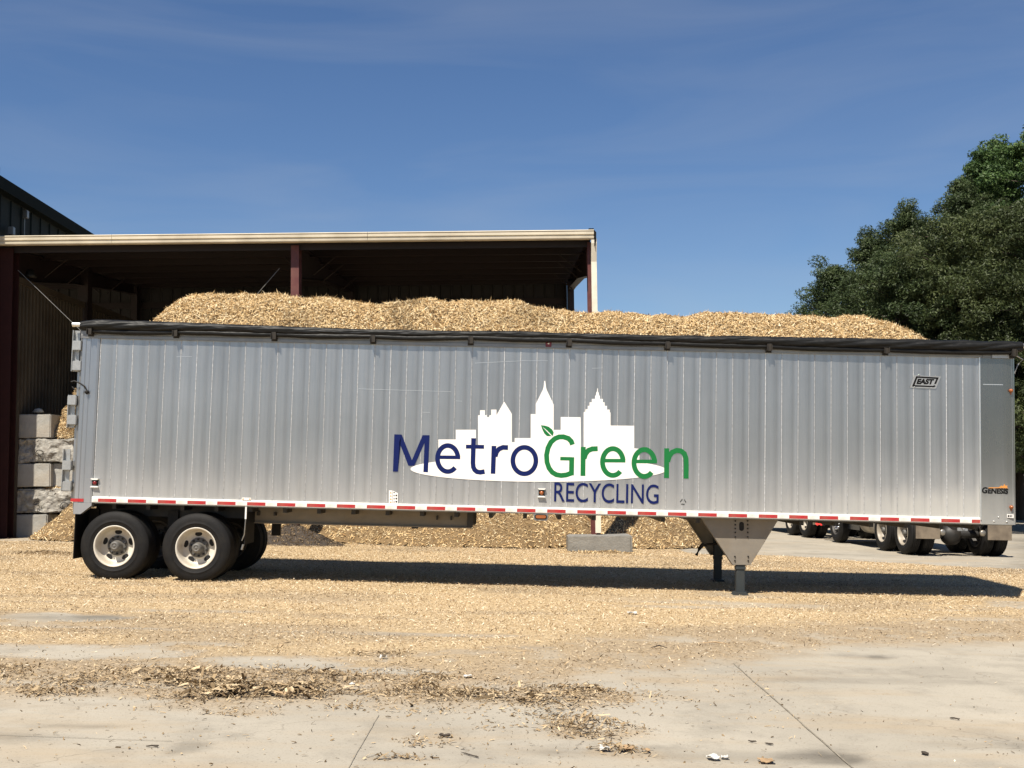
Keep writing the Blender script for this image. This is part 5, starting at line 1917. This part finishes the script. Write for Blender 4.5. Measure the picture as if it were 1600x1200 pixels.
# ================================================================== TRUCKS BEHIND THE TRAILER
def make_truck(name, label):
    t = empty(name)
    tag(t, label, 'truck', 'tractor units parked behind the trailer')
    W2 = 1.22
    ax_ = (0.66, -0.66)
    mb = MB()
    for s in (-1, 1):
        mb.box(-1.25, 5.0, s * 0.43 - 0.04, s * 0.43 + 0.04, 0.72, 0.98)
    for x in (-1.2, 0.0, 1.4, 2.6, 3.6):
        mb.box(x - 0.04, x + 0.04, -0.39, 0.39, 0.76, 0.94)
    mb.build('chassis', M['truck_frame'], t)
    mb = MB()
    for a in ax_:
        mb.tube([(a, -0.95, 0.52), (a, -0.3, 0.52), (a, 0.3, 0.52), (a, 0.95, 0.52)], [0.09, 0.10, 0.10, 0.09], 12)
        mb.lathe([(0.0, -0.20), (0.16, -0.18), (0.26, -0.05), (0.26, 0.06), (0.15, 0.2), (0.0, 0.22)], 18, (a, 0, 0.50), 'x')
    mb.build('drive_axle', M['truck_frame'], t)
    for a in ax_:
        put_wheel(t, a, W2, 0.53, True, a, 'rim_dirty')
        put_wheel(t, a, W2 - 0.61, 0.53, False, a + 0.3, 'rim_dark')
        put_wheel(t, a, -W2, 0.53, False, a + 1, 'rim_dirty')
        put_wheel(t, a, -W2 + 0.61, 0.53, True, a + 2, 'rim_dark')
    fx = 4.1
    for s in (-1, 1):
        put_wheel(t, fx, s * 1.2, 0.53, s > 0, 0.5, 'rim_dark')
        mb = MB()
        for k in range(10):
            q = 2 * pi * k / 10
            mb.lathe([(0.024, 0.0), (0.020, 0.10), (0.0, 0.105)], 8, (0, 0, 0), 'y')
            for i in range(len(mb.v) - 24, len(mb.v)):
                v = mb.v[i]
                mb.v[i] = (fx + 0.14 * cos(q) + v[0], s * (1.10 + v[1]), 0.53 + 0.14 * sin(q) + v[2])
        mb.build('chrome_nuts', M['chrome'], t)
    mb = MB()
    mb.tube([(fx, -1.0, 0.5), (fx, 1.0, 0.5)], 0.07, 8)
    mb.build('front_axle', M['truck_frame'], t)
    for s in (-1, 1):                                # flaps hanging behind the drive wheels
        mb = MB()
        mb.box(-1.375, -1.36, s * 0.89 - 0.30, s * 0.89 + 0.30, 0.42, 1.12, 0.006)
        mb.build('mud_flap', M['flap_dirty'], t)
        mb = MB()
        mb.tube([(-1.34, s * 0.43, 1.10), (-1.34, s * 1.22, 1.10)], 0.025, 7)
        mb.build('flap_hanger', M['chrome'], t)
        mb = MB()
        mb.lathe([(0.075, -1.28), (0.075, -1.32), (0.05, -1.335), (0.0, -1.338)], 14, (0, s * 0.50, 0.58), 'x')
        mb.build('shock_mount', M['tank_alu'], t)
    mb = MB()                                         # rear cross plate with tow pin
    mb.prism([(-0.62, 1.02), (0.62, 1.02), (0.62, 0.90), (0.22, 0.64), (-0.22, 0.64), (-0.62, 0.90)], 'x', -1.27, -1.25)
    mb.build('tail_plate', M['black_steel'], t)
    mb = MB()
    mb.box(-1.31, -1.27, -0.13, 0.13, 0.62, 0.70, 0.01)
    mb.tube([(-1.29, 0.04, 0.78), (-1.33, -0.02, 0.66)], 0.035, 8)
    mb.build('tow_pin', M['galvanised'], t)
    mb = MB()
    mb.prism([(-0.5, 1.05), (0.55, 1.10), (0.62, 1.20), (-0.45, 1.16)], 'y', -0.45, 0.45)
    mb.build('fifth_wheel', M['truck_frame'], t)
    for s in (-1, 1):
        mb = MB()
        mb.lathe([(0.0, 1.60), (0.27, 1.61), (0.30, 1.65), (0.30, 2.50), (0.27, 2.54), (0.0, 2.55)], 24, (0, s * 0.82, 0.66), 'x')
        for x in (1.80, 2.35):
            mb.lathe([(0.306, x), (0.306, x + 0.06)], 24, (0, s * 0.82, 0.66), 'x')
        mb.build('fuel_tank', M['tank_alu'], t)
        mb = MB()
        mb.box(2.6, 3.45, s * 0.62 - 0.0, s * 0.62 + s * 0.44, 0.42, 0.95)
        mb.build('step_box', M['truck_paint'], t)
        mb = MB()
        mb.lathe([(0.0, 1.22), (0.22, 1.23), (0.24, 1.27), (0.22, 1.54), (0, 1.55)], 18, (0, s * 0.70, 0.62), 'x')
        mb.build('air_tank', M['truck_frame'], t)
        mb = MB()
        mb.tube([(2.0, s * 0.98, 0.9), (2.0, s * 0.98, 3.55), (1.92, s * 0.98, 3.75)], 0.07, 12)
        mb.build('exhaust_stack', M['chrome'], t)
    cab = MB()
    cab.prism([(2.1, 0.95), (3.7, 0.95), (3.7, 1.85), (3.37, 2.75), (2.95, 2.95), (2.2, 2.95), (2.1, 2.8)], 'y', -1.05, 1.05)
    c = cab.build('cab', M['truck_paint'], t)
    mb = MB()
    mb.box(2.088, 2.099, -0.7, 0.7, 1.95, 2.6)
    mb.build('rear_window', M['glass'], c)
    for s in (-1, 1):
        mb = MB()
        mb.prism([(2.45, 1.9), (3.55, 1.9), (3.3, 2.6), (2.45, 2.6)], 'y', s * 1.051, s * 1.058)
        mb.build('side_window', M['glass'], c)
    mb = MB()
    mb.add([(3.695, -0.95, 1.9), (3.695, 0.95, 1.9), (3.39, 0.9, 2.72), (3.39, -0.9, 2.72)], [(0, 1, 2, 3)])
    for i in range(4):
        mb.v[i] = (mb.v[i][0] + 0.012, mb.v[i][1], mb.v[i][2])
    mb.build('windscreen', M['glass'], c)
    mb = MB()
    mb.prism([(3.704, 0.95), (5.1, 0.90), (5.1, 1.55), (4.75, 1.72), (3.704, 1.84)], 'y', -0.85, 0.85)
    mb.build('bonnet', M['truck_paint'], t)
    for s in (-1, 1):
        mb = MB()
        r0, r1 = 0.60, 0.66
        ar = [(fx + r1 * cos(q), 0.55 + r1 * sin(q)) for q in np.linspace(0.05, pi - 0.05, 14)] + [(fx + r0 * cos(q), 0.55 + r0 * sin(q)) for q in np.linspace(pi - 0.05, 0.05, 14)]
        mb.prism(ar, 'y', s * 0.86, s * 1.22)
        mb.build('fender', M['truck_paint'], t)
        mb = MB()
        mb.box(5.05, 5.13, s * 0.95 - 0.13, s * 0.95 + 0.13, 0.95, 1.2, 0.02)
        mb.build('headlight', M['galvanised'], t)
    mb = MB()
    mb.box(5.07, 5.30, -1.2, 1.2, 0.42, 0.78, 0.03)
    mb.build('bumper', M['black_steel'], t)
    mb = MB()
    mb.box(5.105, 5.125, -0.55, 0.55, 0.95, 1.5)
    mb.build('grille', M['chrome'], t)
    return t


def park(t, rl, fl, dx=0.0):
    """stand a truck so that its rear left tyre and front left tyre touch the yard where the photo shows them"""
    a, b = rl, fl
    h = atan2(b.y - a.y, b.x - a.x)
    fw = Vector((cos(h), sin(h), 0))
    lf = Vector((-sin(h), cos(h), 0))
    o = a + fw * 0.66 - lf * 1.08
    t.location = (o.x, o.y, float(gz(o.x)) + 0.0)
    roll = math.atan(GS * lf.x / max(1e-6, 1.0))
    t.rotation_euler = (0, 0, h)
    sx, sy = GS * fw.x, GS * lf.x
    zax = Vector((-GS, 0, 1)).normalized()
    xax = (fw - zax * fw.dot(zax)).normalized()
    yax = zax.cross(xax)
    t.matrix_world = Matrix(((xax.x, yax.x, zax.x, o.x), (xax.y, yax.y, zax.y, o.y), (xax.z, yax.z, zax.z, float(gz(o.x))), (0, 0, 0, 1)))


truck = make_truck('tractor_truck', 'dark tractor truck with dirty brown mud flaps below the right end of the trailer')
RL1, FL1 = ground(1424, 866.5), ground(1316, 851)
park(truck, RL1 + Vector((-0.08, 0, 0)), RL1 + Vector((-0.42, 4.74, 0)))
t2 = copy_tree(truck)
t2['label'] = 'tractor truck further back with red tail lights, seen just right of the landing legs'
for yy in (1.06, 0.94):
    mb = MB()
    mb.lathe([(0.05, -1.385), (0.05, -1.40), (0.035, -1.415), (0.0, -1.42)], 16, (0, yy, 0.455), 'x')
    mb.build('tail_light', M['tail_lit'], t2)
RL2 = ground(1263, 840)
d12 = Vector((-0.42, 4.74, 0)).normalized()
park(t2, RL2, RL2 + d12 * 5)
# ================================================================== TREES
def leaf_mat(name, a, b, c):
    m = bpy.data.materials.new(name)
    m.use_nodes = True
    n, l = m.node_tree.nodes, m.node_tree.links
    p = n['Principled BSDF']
    p.inputs['Roughness'].default_value = 0.55
    p.inputs['Specular IOR Level'].default_value = 0.3
    g = n.new('ShaderNodeNewGeometry')
    cr = n.new('ShaderNodeValToRGB')
    e = cr.color_ramp.elements
    e[0].color, e[1].color = (*a, 1), (*c, 1)
    x = e.new(0.55)
    x.color = (*b, 1)
    at_ = n.new('ShaderNodeAttribute')
    at_.attribute_name = 'tone'
    ad = n.new('ShaderNodeMath')
    ad.operation = 'MULTIPLY_ADD'
    ad.inputs[1].default_value = 0.45
    l.new(g.outputs['Random Per Island'], ad.inputs[0])
    l.new(at_.outputs['Fac'], ad.inputs[2])
    l.new(ad.outputs[0], cr.inputs[0])
    l.new(cr.outputs[0], p.inputs['Base Color'])
    tr = n.new('ShaderNodeBsdfTranslucent')
    l.new(cr.outputs[0], tr.inputs[0])
    ms = n.new('ShaderNodeMixShader')
    ms.inputs[0].default_value = 0.25
    l.new(p.outputs[0], ms.inputs[1])
    l.new(tr.outputs[0], ms.inputs[2])
    l.new(ms.outputs[0], n['Material Output'].inputs[0])
    return m


M['pine_leaf'] = leaf_mat('pine_leaf', (0.018, 0.030, 0.011), (0.052, 0.076, 0.026), (0.108, 0.135, 0.050))
M['olive_leaf'] = leaf_mat('olive_leaf', (0.020, 0.030, 0.011), (0.060, 0.078, 0.026), (0.122, 0.140, 0.050))
M['broad_leaf'] = leaf_mat('broad_leaf', (0.020, 0.042, 0.012), (0.060, 0.108, 0.030), (0.13, 0.19, 0.058))


def tree(px, ptop, Y, rpx, kind, label, n_leaf=30000, seed=0, zlow=2.0, shape='cone'):
    rng = np.random.default_rng(100 + seed)
    n_leaf = int(n_leaf * 2.2)
    top = at(px, ptop, Y)
    R = rpx * Y / F
    gx = float(gz(top.x))
    H = top.z - gx
    root = empty('pine_tree' if kind != 'broad' else 'broadleaf_tree', (top.x, Y, gx), 0, label, 'tree', 'trees on the right behind the trailer')
    # trunk and limbs
    mb = MB()
    zs = np.linspace(0, H * 0.93, 9)
    bend = rng.normal(0, 0.12, (9, 2)).cumsum(0)
    pts = [(bend[i, 0], bend[i, 1], z) for i, z in enumerate(zs)]
    mb.tube(pts, [0.26 * (1 - 0.9 * i / 8) + 0.02 for i in range(9)], 10)
    mb.build('trunk', M['bark'], root)
    lb = MB()
    nb = 58
    clumps = []
    for k in range(nb):
        hz = zlow + (H - zlow) * (k + rng.random()) / nb * 0.97
        f = (hz - zlow) / (H - zlow)
        if shape == 'cone':
            rr = R * (1 - f) ** 0.62 * (0.55 + 0.45 * min(1, f * 5 + 0.5))
        elif shape == 'mid':
            rr = R * min(1.0, (1.02 - f) * 2.1) ** 0.7
        else:
            rr = R * sqrt(max(0.02, 1 - (2 * f - 0.85) ** 2 / 1.4))
        rr = rr * rng.uniform(0.84, 1.08) + 0.25
        a = k * 2.4 + rng.normal(0, 0.3)
        i_ = min(7, int(hz / (H * 0.93) * 8))
        b0 = Vector(pts[i_]).lerp(Vector(pts[i_ + 1]), min(1, max(0, hz / (H * 0.93) * 8 - i_)))
        tip = b0 + Vector((cos(a) * rr, sin(a) * rr, rr * rng.uniform(0.05, 0.42)))
        mid = b0.lerp(tip, 0.5) + Vector((0, 0, 0.1 * rr))
        lb.tube([b0, mid, tip], [0.07 * (1 - 0.7 * f), 0.045 * (1 - 0.6 * f), 0.012], 5)
        # foliage clumps along the limb, and on side twigs
        nc = int(5 + rr * 3.4)
        for j in range(nc):
            t_ = rng.uniform(0.22, 1.04) ** 0.75
            c = np.array(b0.lerp(tip, t_)) + np.array([0, 0, 0.12 * rr * sin(pi * min(t_, 1))])
            sd = rng.normal(0, 0.30 * rr * (1.15 - 0.65 * t_) + 0.1, 3) * np.array([1, 1, 0.55])
            clumps.append((c + sd, rng.uniform(0.22, 0.52) * (0.85 if kind == 'pine' else 1.0), rng.uniform(0.08, 0.5)))
    for j in range(16):
        clumps.append((np.array([pts[-1][0], pts[-1][1], H]) + rng.normal(0, 0.22, 3) - np.array([0, 0, rng.uniform(0.0, 0.9)]), rng.uniform(0.25, 0.42), rng.uniform(0.1, 0.5)))
    lb.build('limbs', M['bark'], root)
    C = np.array([c[0] for c in clumps])
    CR = np.array([c[1] for c in clumps])
    CT = np.array([c[2] for c in clumps])
    idx = rng.choice(len(C), n_leaf, p=CR ** 2 / (CR ** 2).sum())
    d = rng.normal(0, 1, (n_leaf, 3))
    d /= np.linalg.norm(d, axis=1, keepdims=True)
    rad = CR[idx] * rng.uniform(0.25, 1.0, n_leaf) ** 0.5
    c = C[idx] + d * rad[:, None] * np.array([1.15, 1.15, 0.72])
    nr = d * 0.7 + np.array([0, 0, 0.7])
    nr /= np.linalg.norm(nr, axis=1, keepdims=True)
    if kind == 'broad':
        ln, wd = rng.uniform(0.09, 0.18, n_leaf), rng.uniform(0.06, 0.12, n_leaf)
    else:
        ln, wd = rng.uniform(0.08, 0.17, n_leaf), rng.uniform(0.03, 0.056, n_leaf)
    V, Q = leaf_tris(c, nr, ln, wd, 0.6, rng)
    mname = {'pine': 'pine_leaf', 'olive': 'olive_leaf', 'broad': 'broad_leaf'}[kind]
    np_mesh('crown', V, Q, M[mname], root, {'tone': np.repeat(CT[idx], 3)})
    return root


tree(1306, 415, 47, 52, 'pine', 'lowest dark pine at the left end of the tree group, beside the open sky', 40000, 1, shape='mid')
tree(1366, 362, 50, 44, 'pine', 'dark pine with a separate rounded top standing clear above its neighbours', 40000, 2, shape='mid')
tree(1428, 330, 49, 66, 'pine', 'dense pine between the rounded pine top and the taller trees', 46000, 3, shape='mid')
tree(1478, 290, 51, 80, 'pine', 'tall dark pine left of the bright green leafy branches', 52000, 4, shape='mid')
tree(1520, 238, 53, 60, 'broad', 'broad leaved tree with bright green branches sticking out into the sky', 50000, 5, shape='mid')
tree(1566, 222, 55, 80, 'broad', 'tall leafy tree filling the gap before the tallest one', 50000, 11, shape='mid')
tree(1618, 156, 51, 98, 'broad', 'tallest leafy tree, cut off by the right edge of the picture', 50000, 6, shape='mid')
tree(1500, 352, 43, 110, 'olive', 'shorter olive green tree in front of the tall pines', 52000, 7, shape='round')
tree(1592, 318, 41, 108, 'olive', 'olive green tree nearest the front corner of the trailer', 52000, 8, shape='round')
tree(1650, 480, 57, 95, 'olive', 'dark bushy tree low behind the front corner of the trailer, at the picture edge', 30000, 10, zlow=0.1, shape='round')
tree(1395, 412, 44, 98, 'pine', 'low bushy pine just above the right part of the chip load', 46000, 9, shape='round')

# ================================================================== SMALL THINGS ON THE YARD
def scrap(px, py, r, m, name, label, cat, seed, flat_=0.35):
    r *= 0.85
    rng = np.random.default_rng(seed)
    p = ground(px, py)
    z = float(ground_z(np.array([p.x]), np.array([p.y]))[0])
    n_ = 7
    mb = MB()
    g = np.linspace(-1, 1, n_)
    vs = []
    for a in g:
        for b in g:
            k = sqrt(a * a + b * b)
            q = 1 - 0.22 * rng.random() * (k > 0.8)
            h = flat_ * r * (0.5 + 0.5 * sin(2.6 * a + seed) * cos(2.1 * b + seed * 2)) + rng.uniform(0, 0.12) * r
            vs.append((p.x + a * r * q, p.y + b * r * 1.0 * q, z + 0.012 + h))
    fs = [(i * n_ + j, i * n_ + j + 1, (i + 1) * n_ + j + 1, (i + 1) * n_ + j) for i in range(n_ - 1) for j in range(n_ - 1)]
    mb.add(vs, fs)
    mb.add([(a, b, c - 0.003) for a, b, c in vs], [f[::-1] for f in fs])
    return tag(mb.build(name, m), label, cat)


scrap(599, 1030.5, 0.042, M['paper'], 'paper_scrap', 'crumpled white paper scrap beside the bare concrete patch', 'scrap', 1, 0.8)
scrap(550, 1074, 0.028, M['paper'], 'paper_scrap', 'tiny pale scrap right of the dark bark drift', 'scrap', 2, 0.7)
scrap(731, 1060, 0.045, M['paper'], 'paper_scrap', 'pale chip of paper at the front edge of the shreds', 'scrap', 3, 0.3)
scrap(1114, 1187, 0.05, M['paper'], 'paper_scrap', 'white torn paper on bare concrete near the bottom edge', 'scrap', 4, 0.5)
scrap(1133, 1186, 0.03, M['paper'], 'paper_scrap', 'small white paper bit just right of the torn paper', 'scrap', 5, 0.5)
scrap(988, 961.5, 0.075, M['paper'], 'plastic_scrap', 'pale plastic scrap lying in the bright shreds', 'scrap', 6, 0.35)
scrap(945, 1175, 0.04, M['paper'], 'dead_leaf', 'pale curled leaf in the small bark scatter at the bottom', 'leaf', 7, 0.8)
scrap(978, 1174, 0.055, M['dead_leaf'], 'dead_leaf', 'orange brown dead leaf in the small bark scatter at the bottom', 'leaf', 8, 0.5)
scrap(1198, 1192, 0.06, M['dead_leaf'], 'dead_leaf', 'flat tan leaf on the concrete beside the damp stain', 'leaf', 9, 0.2)
scrap(1010, 1176, 0.03, M['dead_leaf'], 'dead_leaf', 'small tan leaf fragment next to the orange one', 'leaf', 10, 0.5)


def stick(pts, r, m, label, name='wood_stick', cat='stick'):
    P_ = []
    r *= 0.62
    for k, (px, py) in enumerate(pts):
        p = ground(px, py)
        z = float(ground_z(np.array([p.x]), np.array([p.y]))[0]) + r * 0.9 + 0.006
        P_.append((p.x, p.y, z + (0.02 if 0 < k < len(pts) - 1 else 0)))
    mb = MB()
    if len(P_) == 2:
        a_, b_ = Vector(P_[0]), Vector(P_[1])
        P_ = [tuple(a_.lerp(b_, t_) + Vector((0, random.uniform(-0.4, 0.4) * r, random.uniform(-0.3, 0.3) * r))) for t_ in (0, 0.2, 0.45, 0.7, 0.9, 1)]
    mb.tube(P_, [r * (random.uniform(0.55, 0.9) if 0 < i < len(P_) - 1 else random.uniform(0.15, 0.4)) for i in range(len(P_))], 5, False)
    return tag(mb.build(name, m), label, cat)


stick([(397, 1092), (408, 1086), (428, 1089), (446, 1093), (463, 1084)], 0.022, M['stick'], 'long split wood strip lying at the right front of the dark bark drift')
stick([(476, 1086), (486, 1083), (496, 1088)], 0.018, M['stick'], 'short splintered wood piece right of the long strip')
stick([(1017, 962 + 53), (1030, 1014.5), (1043, 1015.5)], 0.016, M['char'], 'short dark stick at the front edge of the shreds, right of centre')
stick([(1169, 1160), (1182, 1161.5)], 0.014, M['char'], 'small dark twig alone on the bare concrete')
stick([(1195, 1163), (1209, 1165.5)], 0.012, M['char'], 'thin dark twig right of the other lone twig')
stick([(686, 1152), (704, 1154)], 0.022, M['char'], 'blackened wood bit in the thin scatter at bottom centre')
stick([(720, 1178), (748, 1186)], 0.010, M['char'], 'slim crooked twig near the bottom centre')
stick([(910, 1150.5), (930, 1147.5)], 0.016, M['char'], 'dark bark strip on the concrete left of the joint')
stick([(228, 1169), (248, 1168)], 0.012, M['char'], 'thin twig on the concrete slab at lower left')
stick([(1440, 1179), (1451, 1181)], 0.022, M['char'], 'dark lump of bark alone at lower right')
stick([(1484, 1124), (1500, 1126)], 0.014, M['char'], 'small dark twig on bare concrete at the right')
stick([(1092, 1008), (1118, 1009), (1142, 1010)], 0.012, M['stick'], 'long pale splinter among the shreds near the front edge')

# a few hundred loose crumbs on the bare concrete
nB = 9000
bx2, by2 = RNG.uniform(-6, 6, nB), RNG.uniform(6.6, 12.5, nB)
k = np.abs(bx2) < 0.47 * by2
bx2, by2 = bx2[k], by2[k]
k = RNG.random(len(bx2)) < 0.10 + 0.8 * sstep(0.0, 0.2, fbm(bx2 * 0.9, by2 * 0.9, 4, 77))
bx2, by2 = bx2[k], by2[k]
m_ = len(bx2)
V_, Q_ = shreds(np.stack([bx2, by2, ground_z(bx2, by2) + 0.005], 1), np.tile([[0, 0, 1.0]], (m_, 1)), RNG.uniform(0.005, 0.022, m_) * RNG.choice([1, 1, 1, 2.2], m_), RNG.uniform(0.002, 0.007, m_), 0.3, 0.3)
o = np_mesh('bark_crumbs', V_, Q_, M['bark_shred'], None, {'age': np.repeat((RNG.random(m_) < 0.3) * 0.6, 6)})
tag(o, 'small dark crumbs of bark strewn over the bare concrete', 'wood chips', kind='stuff')
